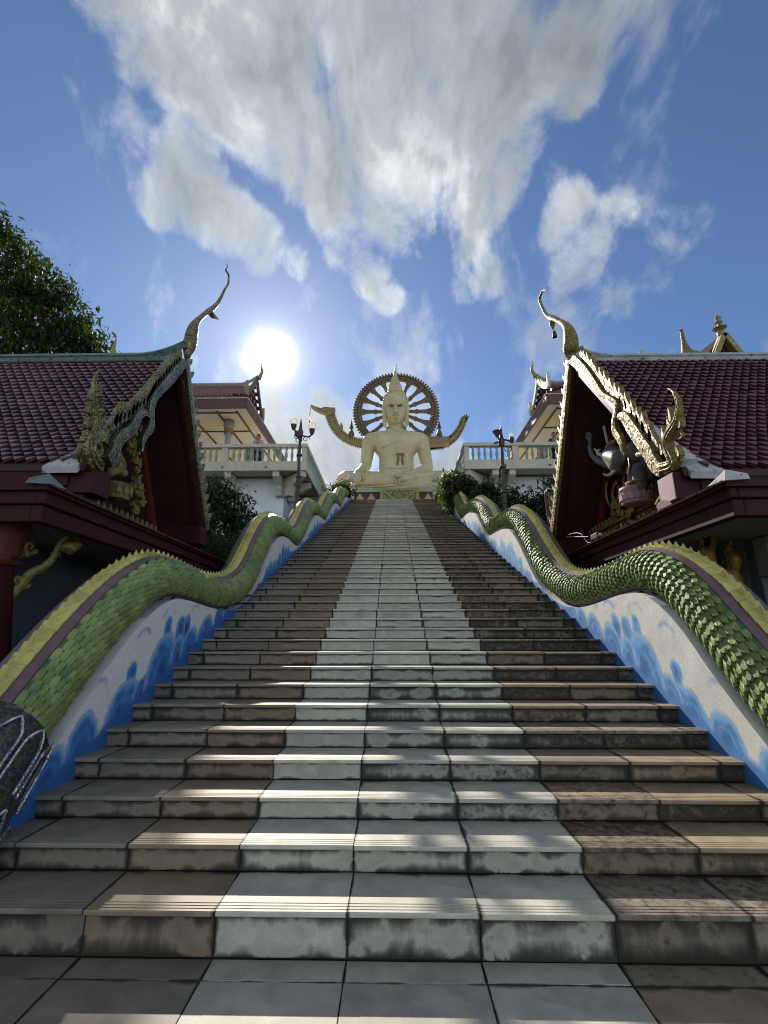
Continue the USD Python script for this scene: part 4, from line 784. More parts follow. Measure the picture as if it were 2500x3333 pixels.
# left porch: red column and golden serpent strut
LB = lambda a, b, X: atX(a * 300 / 1327., 1500 + b * 300 / 1327., X)
obj('column', MB().tube([LB(-230, 2900, -4.6), LB(-150, 1160, -4.6)], .24, 18), MAROON, T_L, smooth=40)
obj('column_capital', MB().lathe([(.27, 0), (.31, .05), (.27, .1), (.29, .3), (.33, .42), (.33, .5), (.27, .5)], LB(-150, 1500, -4.6), 18), RED, T_L, smooth=30)
st = spline([LB(60, 2200, -4.5), LB(150, 1930, -4.45), LB(330, 1760, -4.4), LB(420, 1640, -4.35), LB(600, 1540, -4.3), LB(760, 1400, -4.25), LB(850, 1230, -4.2), LB(930, 1120, -4.15), LB(1020, 1090, -4.1)], 50)
obj('serpent_strut', MB().tube(st, np.linspace(.09, .045, 50), 10, .7), GILT_L, T_L, smooth=True)
st2 = spline([LB(1020, 1090, -4.1), LB(1100, 1110, -4.1), LB(1110, 1160, -4.1), LB(1040, 1230, -4.1), LB(960, 1290, -4.1)], 20); obj('strut_head', MB().tube(st2, np.linspace(.05, .09, 20), 8), GILT_L, T_L, smooth=True)
for c, r_, fl in (((330, 1740), 90, 1), ((240, 1730), 60, -1), ((560, 1560), 60, 1), ((300, 1340), 90, -1), ((430, 1240), 100, 1), ((790, 1360), 50, -1)):
    q, w = scroll(c, r_, 1.25, 18, 6, a0=.5, flip=fl); obj('strut_scroll', MB().tube(A([LB(*p, -4.4) for p in q]), w * .0021, 6), GILT_L, T_L, smooth=True)
# left gable: seated gilt figure in flames
k5 = 500 / 1659.; LG = lambda a, b, X=-5.35: atX(200 + a * k5, 1500 + b * k5, X)
fig = organic([[(LG(598, 60), .13), (LG(602, -50), .10)], [(LG(602, -50), .10), (LG(606, -110), .06)], [(LG(530, 120), .09), (LG(600, 90), .11)], [(LG(665, 130), .09), (LG(600, 90), .11)], [(LG(548, -20), .055), (LG(520, 60), .045)], [(LG(520, 60), .045), (LG(560, 100), .04)], [(LG(652, -20), .055), (LG(682, 60), .045)], [(LG(682, 60), .045), (LG(640, 100), .04)], [(LG(606, -150), .075)], [(LG(606, -180), .05), (LG(608, -260), .012)]], .022)
obj('gilt_figure', MB().mesh(fig), GILT_L, T_L, smooth=True)
obj('figure_pedestal', MB().lathe([(.08, -.2), (.22, -.18), (.27, -.05), (.25, .0), (.3, .08), (.26, .12), (.2, .14)], LG(600, 320), 20), GILT_L, T_L, smooth=40)
for a in range(14): obj('pedestal_petal', MB().prism(flame(.2, .1, 0), LG(600, 320) + A([.27 * math.cos(a * .449), .27 * math.sin(a * .449), -.1]), A([-math.sin(a * .449), math.cos(a * .449), 0]), ZA, A([math.cos(a * .449), math.sin(a * .449), 0]), .03), GILT_L, T_L)
rq = np.random.RandomState(77)
for a in range(90):
    t = rq.rand(); sd = a % 3; c = LG(760 + 70 * t + rq.normal(0, 14), -430 + 1010 * t) if sd else LG(560 + 40 * math.sin(a * 2.1), -330 + rq.rand() * 480); an = rq.uniform(-1.2, 1.2); h_ = rq.uniform(.13, .24)
    obj('flame_ornament', MB().prism(flame(h_, h_ * .5, rq.choice([-.9, .9])), c + A([rq.uniform(-.06, .08), 0, 0]), A([0, math.cos(an), math.sin(an)]), A([0, -math.sin(an), math.cos(an)]), A([-1., 0, 0]), .06), GILT_L, T_L)
# right gable: three-headed elephant on a pink lotus base
ele = thing('elephant_statue', 'grey multi-headed elephant statue with raised trunk inside the right gable', 'statue')
RG = lambda a, b, X=4.75: atX(1780 + a * k3, 1250 + b * k3, X)
u = depth(RG(720, 790)) / FPX * k3
def eh(dx, dy, X, sc=1., flip=1):
    c = lambda a, b, X2=0: RG(a + dx, b + dy, X + X2)
    return [[(c(700, 770), 105 * u), (c(790, 800), 100 * u)], [(c(700, 770), 105 * u), (c(760, 880), 85 * u)], [(c(690, 850), 70 * u), (c(640, 862, -.05), 48 * u)], [(c(640, 862, -.05), 48 * u), (c(550, 830, -.1), 36 * u)], [(c(550, 830, -.1), 36 * u), (c(490, 770, -.12), 28 * u)], [(c(490, 770, -.12), 28 * u), (c(462, 690, -.13), 23 * u)], [(c(462, 690, -.13), 23 * u), (c(470, 610, -.13), 19 * u)], [(c(470, 600, -.13), 26 * u), (c(455, 590, -.13), 24 * u)]]
bones = eh(0, 0, 4.7) + [[(RG(960, 720, 4.85), 105 * u), (RG(1040, 740, 4.95), 95 * u)], [(RG(840, 860, 4.95), 120 * u), (RG(980, 860, 5.05), 120 * u)], [(RG(905, 920, 4.8), 45 * u), (RG(925, 1100, 4.8), 40 * u)], [(RG(1000, 920, 4.85), 75 * u), (RG(1015, 1090, 4.85), 68 * u)], [(RG(1100, 800, 5.), 70 * u), (RG(1090, 1000, 5.), 60 * u)]]
obj('elephant_body', MB().mesh(organic(bones, .03, 4)), ELE, ele, smooth=True)
for q in (((690, 830), (610, 790), (560, 750), (515, 700)), ((735, 920), (700, 965), (650, 985), (612, 968)), ((985, 760), (1040, 750), (1080, 735)), ((570, 760), (545, 730), (575, 710))):
    c = spline([RG(a, b, 4.62) for a, b in q], 14, k=2); obj('tusk', MB().tube(c, np.linspace(24, 9, 14) * u, 8), TUSK, ele, smooth=True)
for q in range(5): obj('trunk_tip', MB().ell(RG(455 + 22 * math.cos(q * 1.26), 560 + 26 * math.sin(q * 1.26), 4.57), (.035, .035, .05)), ELE, ele, smooth=True)
for c, X in (((815, 760), 4.68), ((1010, 700), 4.8)): obj('ear', MB().ell(RG(*c, X), (.05, .13, .19)), ELE, ele, smooth=True)
obj('headdress', MB().ell(RG(690, 700, 4.72), (.14, .26, .06), R=A([[1, 0, 0], [0, .9, -.43], [0, .43, .9]])), GILT, ele, smooth=True)
for c, X in (((712, 735), 4.52), ((937, 657), 4.66)): obj('eye', MB().ell(RG(*c, X), (.02, .022, .014)), BLACK, ele)
obj('anklet', MB().lathe([(.20, 0), (.24, .02), (.24, .05), (.2, .07)], RG(990, 1085, 4.85), 16), GILT, ele)
obj('harness', MB().tube(spline([RG(890, 800, 4.6), RG(900, 900, 4.58), RG(880, 960, 4.62)], 10, k=2), .03, 6), RED, ele)
obj('raised_blade', MB().bar(RG(615, 455, 4.8), RG(655, 640, 4.8), .03, .06), TUSK, ele)
base = thing('lotus_base', 'faded pink lotus base under the elephant statue', 'pedestal')
cb = RG(965, 1200, 4.85); obj('drum', MB().lathe([(.2, -.2), (.27, -.18), (.30, -.06), (.27, .04), (.31, .1), (.29, .15), (.2, .17)], cb, 26), PINKW, base, smooth=40)
for a in range(16): obj('petal', MB().prism(flame(.17, .115, 0), cb + A([.29 * math.cos(a * PI / 8), .29 * math.sin(a * PI / 8), -.12]), A([-math.sin(a * PI / 8), math.cos(a * PI / 8), 0]), A([.06 * math.cos(a * PI / 8), .06 * math.sin(a * PI / 8), 1.]), A([math.cos(a * PI / 8), math.sin(a * PI / 8), 0]), .03), PINKW, base)
for q, w in ((([(650, 1060), (640, 1150), (660, 1280), (720, 1350)]), .05), (([(760, 1060), (720, 1120), (710, 1220), (750, 1270), (775, 1200), (770, 1100)]), .06), (([(840, 1000), (830, 1080), (840, 1150)]), .05), (([(1050, 860), (1100, 920), (1080, 990), (1130, 1060), (1150, 1130)]), .06)):
    c = spline([RG(a, b, 5.25) for a, b in q], 24, k=2); obj('gilt_tendril', MB().tube(c, np.linspace(w, w * .5, 24), 7, .7), GILT, T_R, smooth=True)
for a in range(9): obj('gilt_flower', MB().prism(flame(.2, .16, .3), RG(730 + 45 * a, 1430 - 18 * a, 4.98), A([0, math.cos(a), math.sin(a)]), A([0, -math.sin(a), math.cos(a)]), A([-1., 0, 0]), .07), GILT, T_R)
for a in range(10): obj('gilt_leaf', MB().prism(flame(.24, .12, 0), RG(720 + 42 * a, 1360 - 14 * a, 4.95), YA, ZA, A([1., 0, 0]), .05), GILT, T_R)
# right porch: serpent bracket, guardian figure, white column, doorway
RB = lambda a, b, X: atX(2100 + a * 400 / 1659., 1550 + b * 400 / 1659., X)
c = spline([RB(860, 1330, 4.4), RB(850, 1180, 4.4), RB(840, 1050, 4.4), RB(845, 950, 4.4), RB(850, 870, 4.4), RB(800, 810, 4.38), RB(700, 820, 4.36), RB(610, 810, 4.35), RB(530, 770, 4.35)], 40)
obj('serpent_bracket', MB().tube(c, np.interp(np.linspace(0, 1, 40), [0, .4, .6, .75, .9, 1], [.12, .1, .1, .12, .05, .015]), 12, .8), GILT, T_R, smooth=True)
for a in range(7): obj('bracket_flame', MB().prism(flame(.2, .12, .8), RB(880 + 8 * a, 880 - 16 * a + 60 * (a % 3), 4.34), A([0, .8, -.6]), A([0, .6, .8]), A([-1., 0, 0]), .05), GILT, T_R)
obj('bracket_post', MB().tube([RB(800, 830, 4.45), RB(795, 640, 4.45)], .05, 8), RED, T_R)
g = organic([[(RB(1180, 1100, 4.75), .085), (RB(1170, 1250, 4.75), .075)], [(RB(1170, 1250, 4.75), .075), (RB(1190, 1400, 4.75), .12)], [(RB(1140, 1060, 4.75), .07), (RB(1080, 1150, 4.75), .05)], [(RB(1120, 1000, 4.75), .065)], [(RB(1130, 930, 4.75), .05), (RB(1160, 880, 4.75), .03)], [(RB(1210, 1120, 4.75), .08), (RB(1220, 1230, 4.75), .06)]], .03)
obj('guardian_figure', MB().mesh(g), GILT, T_R, smooth=True)
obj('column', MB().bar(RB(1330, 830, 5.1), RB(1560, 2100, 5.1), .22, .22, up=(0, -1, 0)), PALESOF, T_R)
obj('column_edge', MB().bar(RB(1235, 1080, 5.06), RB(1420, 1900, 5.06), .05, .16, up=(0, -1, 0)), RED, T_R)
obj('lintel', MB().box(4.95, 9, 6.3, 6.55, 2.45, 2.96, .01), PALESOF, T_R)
obj('doorway', MB().box(5.25, 8.5, 6.40, 6.56, -.05, 2.44), BLACK, T_R)
for a in range(8): obj('door_ornament', MB().prism(flame(.4, .22, .7 if a % 2 else -.7), RB(1480 + 50 * (a % 4), 1150 + 130 * (a // 2), 5.3), YA, ZA, A([-1., .0, 0]), .05), GILT, T_R)
obj('ceiling_light', MB().ell(RB(1195, 648, 4.3), (.1, .1, .03)), GLOBE, T_R)
# flood lamps and loose cables on the pent roofs
fl = thing('flood_lamp', 'round glass flood lamp on a looped wire above the left serpent hump', 'lamp'); c = atX(200 + 1158 * k5, 1500 + 892 * k5, -3.9); R_ = depth(c) / FPX
obj('dish', MB().lathe([(0, -.05), (.03, -.05), (.075, .0), (.08, .02), (.06, .03), (.0, .035)], c, 16, axis=(.35, -.8, .45)), GLASS, fl, smooth=40)
cw = lambda pts: spline([atX(200 + a * k5, 1500 + b * k5, -3.88) for a, b in pts], 40)
obj('wire', MB().tube(cw([(1158, 915), (1120, 930), (1095, 940), (1110, 970), (1150, 975), (1190, 1000), (1195, 1040), (1180, 1060)]), .006, 5), WIRE, fl)
obj('bracket', MB().tube(cw([(1270, 890), (1240, 970), (1195, 1050), (1150, 1000)]), .007, 5), WIRE, fl)
fr = thing('flood_lamp', 'round peach coloured flood lamp with white cable on the right pent roof', 'lamp'); c = atX(2100 + 258 * .2411, 1550 + 408 * .2411, 3.62)
obj('dish', MB().lathe([(0, -.03), (.05, -.025), (.085, .01), (.09, .02), (.08, .025), (.0, .015)], c, 18, axis=(-.5, -.75, .42)), LAMPDISH, fr, smooth=40)
cw = lambda pts: spline([atX(2100 + a * .2411, 1550 + b * .2411, 3.6) for a, b in pts], 40)
obj('cable', MB().tube(cw([(200, 400), (195, 440), (150, 490), (110, 520), (60, 545), (130, 550), (60, 575), (20, 590), (70, 590)]), .008, 5), WIRE, fr)
obj('stem', MB().tube(cw([(205, 270), (170, 320), (140, 380)]), .009, 5), WIRE, fr); obj('stem', MB().tube(cw([(205, 300), (212, 350), (205, 400)]), .008, 5), WIRE, fr)
fk = thing('flood_lamp', 'small black flood lamp with thin cable at the far end of the right pent roof', 'lamp'); q5 = 370 / 1659.; cw = lambda pts: spline([atX(1780 + a * q5, 1600 + b * q5, 3.7) for a, b in pts], 40)
obj('cable', MB().tube(cw([(290, 665), (340, 625), (430, 605), (510, 630), (560, 700), (620, 745), (660, 690), (650, 650)]), .006, 4), WIRE, fk); obj('rod', MB().tube(cw([(290, 662), (420, 660), (600, 660)]), .007, 4), WIRE, fk)
c = atX(1780 + 720 * q5, 1600 + 655 * q5, 3.7); obj('housing', MB().obox(c, (.05, .14, .05), bev=.01), IRON, fk); obj('lens', MB().obox(c + A([0, -.16, 0]), (.03, .02, .025)), GLOBE, fk)
# ------------------------------------------------------------ terraces with balustrades, left and right of the stairs
BAL_PROF = [(.05, 0), (.075, .0), (.075, .06), (.045, .08), (.05, .14), (.078, .24), (.07, .34), (.042, .46), (.05, .52), (.07, .54), (.07, .60), (.05, .60)]
def terrace(s, xe, xfar, yf, yb, zr, label, posts, name='terrace'):
    """white block with a jutting floor slab, carved balusters, rail, posts and brackets"""
    o = thing(name, label, 'terrace'); zf = ZTOP
    z0, z1, z2 = zf - .30, zf + .12, zr - .18
    bx = lambda xa, xb, *r, bev=.0: MB().box(s * xa, s * xb, *r, bev)
    obj('floor_slab', bx(xe + .02, xfar, yf + .02, yb, z0 + .02, zf), CREAM, o)
    obj('edge_beam', bx(xe - .03, xfar, yf - .03, yf + .2, z0 - .05, z1, bev=.01), CREAM, o); obj('edge_beam', bx(xe - .03, xe + .2, yf + .204, yb, z0 - .05, z1, bev=.01), CREAM, o)
    obj('rail', bx(xe - .05, xfar, yf - .06, yf + .24, z2, zr, bev=.02), CREAM, o); obj('rail', bx(xe - .05, xe + .24, yf + .245, yb, z2, zr, bev=.02), CREAM, o)
    obj('wall', bx(xe + 1.25, xfar, yf + 1.15, yb, zf - 6.5, z0 - .053), WHITEW, o)
    for x in posts: obj('post', bx(x, x + .3, yf - .02, yf + .21, z1 + .002, z2 - .002), CREAM, o)
    obj('post', bx(xe, xe + .22, yf, yf + .22, z1 + .002, z2 - .002), CREAM, o)
    # brackets under the slab: tapered corbels, one diagonal at the corner
    tp = [(0, 0), (1.1, 0), (1.1, -1.0), (.75, -1.0), (.55, -.55), (0, -.25)]
    for x in [xe + 1.3] + [p - .2 for p in posts]: obj('bracket', MB().prism([(a, b) for a, b in tp], A([s * (x + .15), yf + .06, z0 - .055]), YA, ZA, A([1., 0, 0]), .3), CREAM, o)
    for y in (yf + 2.0, yf + 4.6): obj('bracket', MB().prism(tp, A([s * (xe + .08), y, z0 - .055]), A([s, 0, 0.]), ZA, A([0, 1., 0]), .3), CREAM, o)
    d = A([s, 1., 0]) / math.sqrt(2); obj('bracket', MB().prism([(a * 1.4, b) for a, b in tp], A([s * (xe + .1), yf + .1, z0 - .055]), d, ZA, np.cross(d, ZA), .28), CREAM, o)
    prof = A(BAL_PROF); prof[:, 1] *= (z2 - z1 - .004) / .60
    x = xe + .42
    while x < xfar - 2.5:
        if not any(p - .12 < x < p + .42 for p in posts): obj('baluster', MB().lathe(prof, (s * x, yf + .09, z1 + .002), 10), JADE, o, smooth=40)
        x += .285
    y = yf + .42
    while y < yb - .2: obj('baluster', MB().lathe(prof, (s * (xe + .09), y, z1 + .002), 10), JADE, o, smooth=40); y += .285
    for k in range(3): obj('drain_pipe', MB().tube([A([s * (xe + 1.9 + k * 2.1), yf - .03, z0 + .15]), A([s * (xe + 1.9 + k * 2.1), yf - .13, z0 + .1])], .035, 8), IRON, o)
    return o
terrace(-1, 4.16, 13.5, 21.5, 30.2, 10.71, 'white terrace left of the stairs with cream balustrade and stained wall', [8.0])
terrace(1, 3.46, 13.0, 21.45, 30.2, 10.68, 'white terrace right of the stairs with cream balustrade and bushes below', [5.75, 9.6])
# open pavilions on the terraces
def pavilion(s, xe, yf, zs, label, yr, zr, xg, depth_y=9.5):
    o = thing('pavilion', label, 'pavilion'); xfar = xe + 7.5; B = lambda xa, xb, *r, bev=0.: MB().box(s * xa, s * xb, *r, bev)
    for y0, y1, m in ((0, 1.5, SOFFIT2), (1.5, 3.2, SOFFIT), (3.2, 6.2, SOFFIT2), (6.2, depth_y, SOFFIT)): obj('ceiling_panel', B(xe + .14, xfar, yf + .14 + y0, yf + .137 + y1, zs + .05, zs + .1), m, o)
    for x in (.75, 1.9, 3.6): obj('ceiling_strip', B(xe + x, xe + x + .10, yf + .6, yf + depth_y - .4, zs + .0, zs + .048), BROWNBEAM, o)
    for y in (.75, 3.3): obj('ceiling_strip', B(xe + .86, xfar, yf + y, yf + y + .10, zs + .004, zs + .046), BROWNBEAM, o)
    obj('fascia', B(xe, xe + .13, yf, yf + depth_y, zs - .06, zs + .5, bev=.01), PAVRED, o); obj('fascia', B(xe + .134, xfar, yf, yf + .13, zs - .06, zs + .5, bev=.01), PAVRED, o)
    obj('fascia_trim', B(xe - .04, xe + .1, yf - .04, yf + depth_y, zs + .503, zs + .56, bev=.01), CREAM, o); obj('fascia_trim', B(xe + .104, xfar, yf - .04, yf + .1, zs + .503, zs + .56, bev=.01), CREAM, o)
    cp = [(.24, 0), (.24, .2), (.17, .3), (.155, 3.3), (.2, 3.42), (.17, 3.5), (.24, 3.75), (.29, 3.95), (.33, 4.05), (.3, zs - ZTOP)]
    for x, y in ((1.65, 1.9), (1.65, 6.2), (5.4, 1.9), (5.4, 6.2)):
        c = obj('column', MB().lathe(cp, (s * (xe + x), yf + y, ZTOP), 14), JADE, o, smooth=40)
        cc = MB(); [cc.prism(flame(.45, .2, 0), A([s * (xe + x) + .24 * math.cos(a), yf + y + .24 * math.sin(a), ZTOP + 3.55]), A([-math.sin(a), math.cos(a), 0]), ZA, A([math.cos(a), math.sin(a), 0]), .04) for a in np.arange(8) * PI / 4]
        obj('capital_leaves', cc, GILT_L, c)
    obj('back_wall', B(xe + 3.0, xfar, yf + depth_y + .01, yf + depth_y + .2, ZTOP, zs + .045), SOFFIT, o)
    # roofs: skirt then gable, tiles laid in courses
    def course_roof(pts_lo, pts_hi, n, name):
        b = MB(); lo, hi = A(pts_lo), A(pts_hi); m = 26
        for r in range(n):
            t0, t1 = r / n, (r + 1.15) / n
            for c in range(m):
                u0, u1 = (c + .5 * (r % 2)) / m, min(1, (c + .96 + .5 * (r % 2)) / m); P = lambda u, t: (lo[0] * (1 - u) + lo[1] * u) * (1 - t) + (hi[0] * (1 - u) + hi[1] * u) * t
                a, b_, c_, d_ = P(u0, t0), P(u1, t0), P(u1, min(t1, 1)), P(u0, min(t1, 1)); up = A([0, 0, .05])
                b.quad(a + up, b_ + up, c_ + up * .2, d_ + up * .2); b.quad(a + up, b_ + up, b_ + up * .2, a + up * .2)
        obj(name, b, PAVROOF, o, kind='stuff')
    S = lambda x, y, z: A([s * x, y, z]); ym = yf + depth_y / 2
    course_roof([S(xe, yf, zs + .56), S(xfar, yf, zs + .56)], [S(xe + 1., yr - 1.25, zs + 1.25), S(xfar, yr - 1.25, zs + 1.25)], 7, 'skirt_tiles')
    course_roof([S(xg + .05, yr - 1.55, zs + 1.2), S(xfar, yr - 1.55, zs + 1.2)], [S(xg + .05, yr, zr), S(xfar, yr, zr)], 9, 'gable_tiles'); course_roof([S(xg + .05, yr + 1.55, zs + 1.2), S(xfar, yr + 1.55, zs + 1.2)], [S(xg + .05, yr, zr), S(xfar, yr, zr)], 9, 'gable_tiles')
    b = MB(); P = [S(xe, yf, zs + .5), S(xe, yf + depth_y, zs + .5), S(xe + 1.2, yr + 1.5, zs + 1.3), S(xe + 1.2, yr - 1.5, zs + 1.3)]; b.quad(*P); b.quad(*[p - A([0, 0, .06]) for p in P][::-1]); obj('side_skirt', b, PAVROOF, o)
    obj('gable_wall', MB().prism([(yr - 1.4, zs + 1.15), (yr, zr - .12), (yr + 1.4, zs + 1.15)], S(xg + .5, 0, 0), YA, ZA, A([s, 0, 0.]), .08), MAROON_DK, o)
    rp = A([S(x, yr, zr + .1 + max(0, (xg + 1.1 - x)) ** 2 * .42) for x in np.r_[np.linspace(xfar, xg + 1.1, 3), np.linspace(xg + 1., xg - .05, 9)]]); obj('ridge_cap', MB().tube(rp, np.linspace(.13, .1, len(rp)), 4), MORTAR, o)
    tip = A([S(xg - .1, yr, zr + .45), S(xg - .22, yr, zr + .75), S(xg - .28, yr, zr + 1.05), S(xg - .2, yr, zr + 1.3), S(xg - .24, yr, zr + 1.5)]); obj('roof_finial', MB().tube(spline(tip, 16), np.linspace(.14, .03, 16), 8), GILT_L, o, smooth=True)
    for e in (-1, 1):
        q = spline([(yr, zr + .42), (yr + e * .75, zr - .52), (yr + e * 1.7, zs + 1.12)], 14, k=2)
        tq = np.gradient(q, axis=0); tq /= np.linalg.norm(tq, axis=1, keepdims=True); nq = np.c_[-tq[:, 1], tq[:, 0]] * .13
        obj('bargeboard', MB().prism(np.vstack([q + nq, (q - nq)[::-1]]), S(xg, 0, 0), YA, ZA, A([1., 0, 0]), .12), CREAM if s > 0 else PAVRED, o)
        for a in range(1, 14): obj('fin', MB().prism(flame(.22, .09, .3 * e), S(xg, *q[min(a, 13)]) + A([0, 0, .1]), YA, ZA, A([1., 0, 0]), .05), GILT_L, o)
        obj('corner_finial', MB().prism(flame(.95, .3, .3 * e), S(xg, yr + e * 1.72, zs + 1.02), YA, ZA, A([1., 0, 0]), .16), GILT_L if s < 0 else CREAM, o)
    return o
pavilion(-1, 8.04, 24.0, 14.0, 'open pavilion with pale yellow ceiling and red roof on the left terrace', 26.3, 16.6, 8.35)
pavilion(1, 8.50, 24.0, 14.08, 'open pavilion with dark fascia and pale bargeboard on the right terrace', 25.9, 16.3, 8.75)
# people leaning on the rails
def person(x, y, zf, label, shirt, trous, turn):
    o = thing('person', label, 'person'); c, sn = math.cos(turn), math.sin(turn); T = lambda a, b, h: A([x + a * c - b * sn, y + a * sn + b * c, zf + h])
    body = organic([[(T(0, -.17, 1.47), .105), (T(0, -.2, 1.55), .095)], [(T(0, -.19, 1.42), .07), (T(0, -.14, 1.32), .07)], [(T(-.2, -.2, 1.06), .042), (T(.02, -.32, 1.03), .032)], [(T(.2, -.2, 1.06), .042), (T(-.04, -.30, 1.03), .032)], [(T(.02, -.32, 1.03), .034), (T(.09, -.33, 1.02), .025)], [(T(-.04, -.30, 1.05), .034), (T(-.11, -.31, 1.04), .025)], [(T(-.1, .02, .9), .09), (T(-.1, 0, .1), .05)], [(T(.1, .02, .9), .09), (T(.1, 0, .1), .05)], [(T(-.1, 0, .06), .05), (T(-.1, -.15, .04), .04)], [(T(.1, 0, .06), .05), (T(.1, -.15, .04), .04)], [(T(0, 0, .95), .13), (T(0, -.12, 1.25), .14)], [(T(0, -.27, 1.47), .022), (T(0, -.265, 1.44), .02)]], .025, 4)
    bo = obj('body', MB().mesh(body), SKIN, o, smooth=True)
    obj('shirt', MB().mesh(organic([[(T(-.08, -.02, .92), .14), (T(.08, -.02, .92), .14), (T(-.13, -.12, 1.28), .11), (T(.13, -.12, 1.28), .11)], [(T(-.17, -.12, 1.3), .085), (T(-.25, -.08, 1.08), .062)], [(T(.17, -.12, 1.3), .085), (T(.25, -.08, 1.08), .062)], [(T(-.25, -.08, 1.08), .06), (T(-.16, -.22, 1.06), .052)], [(T(.25, -.08, 1.08), .06), (T(.16, -.22, 1.06), .052)]], .025, 4)), shirt, bo, smooth=True)
    obj('trousers', MB().mesh(organic([[(T(-.09, .02, .9), .125), (T(.09, .02, .9), .125)], [(T(-.1, .02, .88), .115), (T(-.1, 0, .12), .07)], [(T(.1, .02, .88), .115), (T(.1, 0, .12), .07)]], .03, 4)), trous, bo, smooth=True)
    obj('hair', MB().mesh(organic([[(T(0, -.185, 1.57), .108), (T(0, -.13, 1.50), .10)]], .025, 3)), HAIR, bo, smooth=True)
    for e in (-.035, .035): obj('eye', MB().ell(T(e, -.272, 1.50), (.012, .01, .008), sub=1), BLACK, bo)
    obj('mouth', MB().ell(T(0, -.268, 1.415), (.022, .01, .007), sub=1), RED, bo)
p = atY(837, 1446, 21.7); person(p[0], 21.98, ZTOP, 'person in a light grey shirt leaning on the rail of the left terrace', SHIRT, TROUS, .1)
p = atY(1812, 1446, 21.7); person(p[0], 21.98, ZTOP, 'person in dark clothes bending over the rail of the right terrace', DSHIRT, DTROUS, -.35)
# ------------------------------------------------------------ the golden statue, its wheel and barge
YB = 42.
W = lambda x, y, Y=YB: atY(x, y, Y)
mpp = depth(W(1290, 1450)) / FPX                          # metres per picture pixel there
ZB = float(W(1290, 1596, 40.)[2])                         # top of the pedestal
pd = thing('statue_pedestal', 'painted pedestal with dark red triangles and a gilt panel under the golden statue', 'pedestal')
xa, xb_ = W(1095, 1600, 39.5)[0], W(1472, 1600, 39.5)[0]
obj('plinth', MB().box(xa, xb_, 39.5, 47, ZTOP, ZB - .35), PEDTAN, pd); obj('green_ledge', MB().box(xa - .15, xb_ + .15, 39.3, 47.1, ZB - .345, ZB + .05, .03), mat('green_ledge', (.25, .33, .22), .6, .2), pd)
zt_, zb_ = ZB - .36, ZB - 1.25
w_ = .98; x = xa + .1
while x < xb_ - .2: obj('red_triangle', MB().prism([(-w_ / 2, 0), (w_ / 2, 0), (0, -w_ * .82)], A([x + w_ / 2, 39.485, zt_]), A([1., 0, 0]), ZA, A([0, -1., 0]), .03), PEDRED, pd); x += w_
q0, q1 = W(1237, 1596, 39.2), W(1364, 1596, 39.2); xm, hw_ = (q0[0] + q1[0]) / 2, (q1[0] - q0[0]) / 2; zz = q0[2] + .1
pa = obj('gilt_panel', MB().box(xm - hw_, xm + hw_, 39.17, 39.29, zz - 1.9, zz, .02), GREENP, pd)
for x0_, x1_ in ((-hw_, -hw_ + .3), (hw_ - .3, hw_)): obj('side_frame', MB().box(xm + x0_, xm + x1_, 39.10, 39.168, zz - 1.9, zz, .015), GILT_L, pa)
obj('top_frame', MB().box(xm - hw_ + .302, xm + hw_ - .302, 39.10, 39.168, zz - .14, zz, .015), GILT_L, pa)
for e in (-1, 1):
    obj('diagonal_moulding', MB().bar((xm + e * (hw_ - .35), 39.13, zz - .15), (xm + e * .1, 39.13, zz - 1.25), .08, .17, up=(0, 0, 1)), GILT_L, pa)
    for a in range(8): obj('carved_leaf', MB().prism(flame(.3, .16, .5 * e), A([xm + e * (.2 + a * .16), 39.14, zz - .25 - .09 * ((a * 3) % 4)]), A([math.cos(a), 0, math.sin(a)]), A([-math.sin(a), 0, math.cos(a)]), A([0, -1., 0]), .06), GILT_L, pa)
    for a in range(6): obj('carved_leaf', MB().prism(flame(.28, .15, .5 * e), A([xm + e * (hw_ - .45 - .1 * (a % 3)), 39.14, zz - .8 - .12 * a]), A([math.cos(a), 0, math.sin(a)]), A([-math.sin(a), 0, math.cos(a)]), A([0, -1., 0]), .06), GILT_L, pa)
bd = thing('buddha_statue', 'giant golden seated Buddha statue in front of a spoked wheel', 'statue')
b = []
b += [[(W(1237, 1437), 1.0), (W(1341, 1437), 1.0), (W(1268, 1478), 1.0), (W(1312, 1478), 1.0)], [(W(1268, 1478), 1.0), (W(1312, 1478), 1.0), (W(1263, 1524), .85), (W(1318, 1524), .85)], [(W(1263, 1524), .85), (W(1318, 1524), .85), (W(1258, 1560), .95), (W(1324, 1560), .95)]]
b += [[(W(1208, 1431), .68), (W(1250, 1424), .62)], [(W(1369, 1431), .68), (W(1330, 1424), .62)], [(W(1262, 1416), .5), (W(1318, 1416), .5), (W(1290, 1404), .62)]]
b += [[(W(1203, 1434), .66), (W(1196, 1478, 41.8), .60)], [(W(1196, 1478, 41.8), .60), (W(1191, 1516, 41.5), .52)], [(W(1191, 1518, 41.5), .5), (W(1173, 1534, 40.3), .36)], [(W(1173, 1534, 40.3), .36), (W(1164, 1541, 39.9), .36)]]
b += [[(W(1374, 1434), .66), (W(1382, 1478, 41.9), .62)], [(W(1382, 1478, 41.9), .62), (W(1391, 1521, 41.7), .56)], [(W(1391, 1524, 41.6), .54), (W(1345, 1545, 40.2), .36)], [(W(1345, 1545, 40.2), .34), (W(1308, 1547, 39.9), .24)]]
b += [[(W(1262, 1566), .9), (W(1128, 1560, 40.6), .78)], [(W(1318, 1566), .9), (W(1450, 1560, 40.6), .80)]]
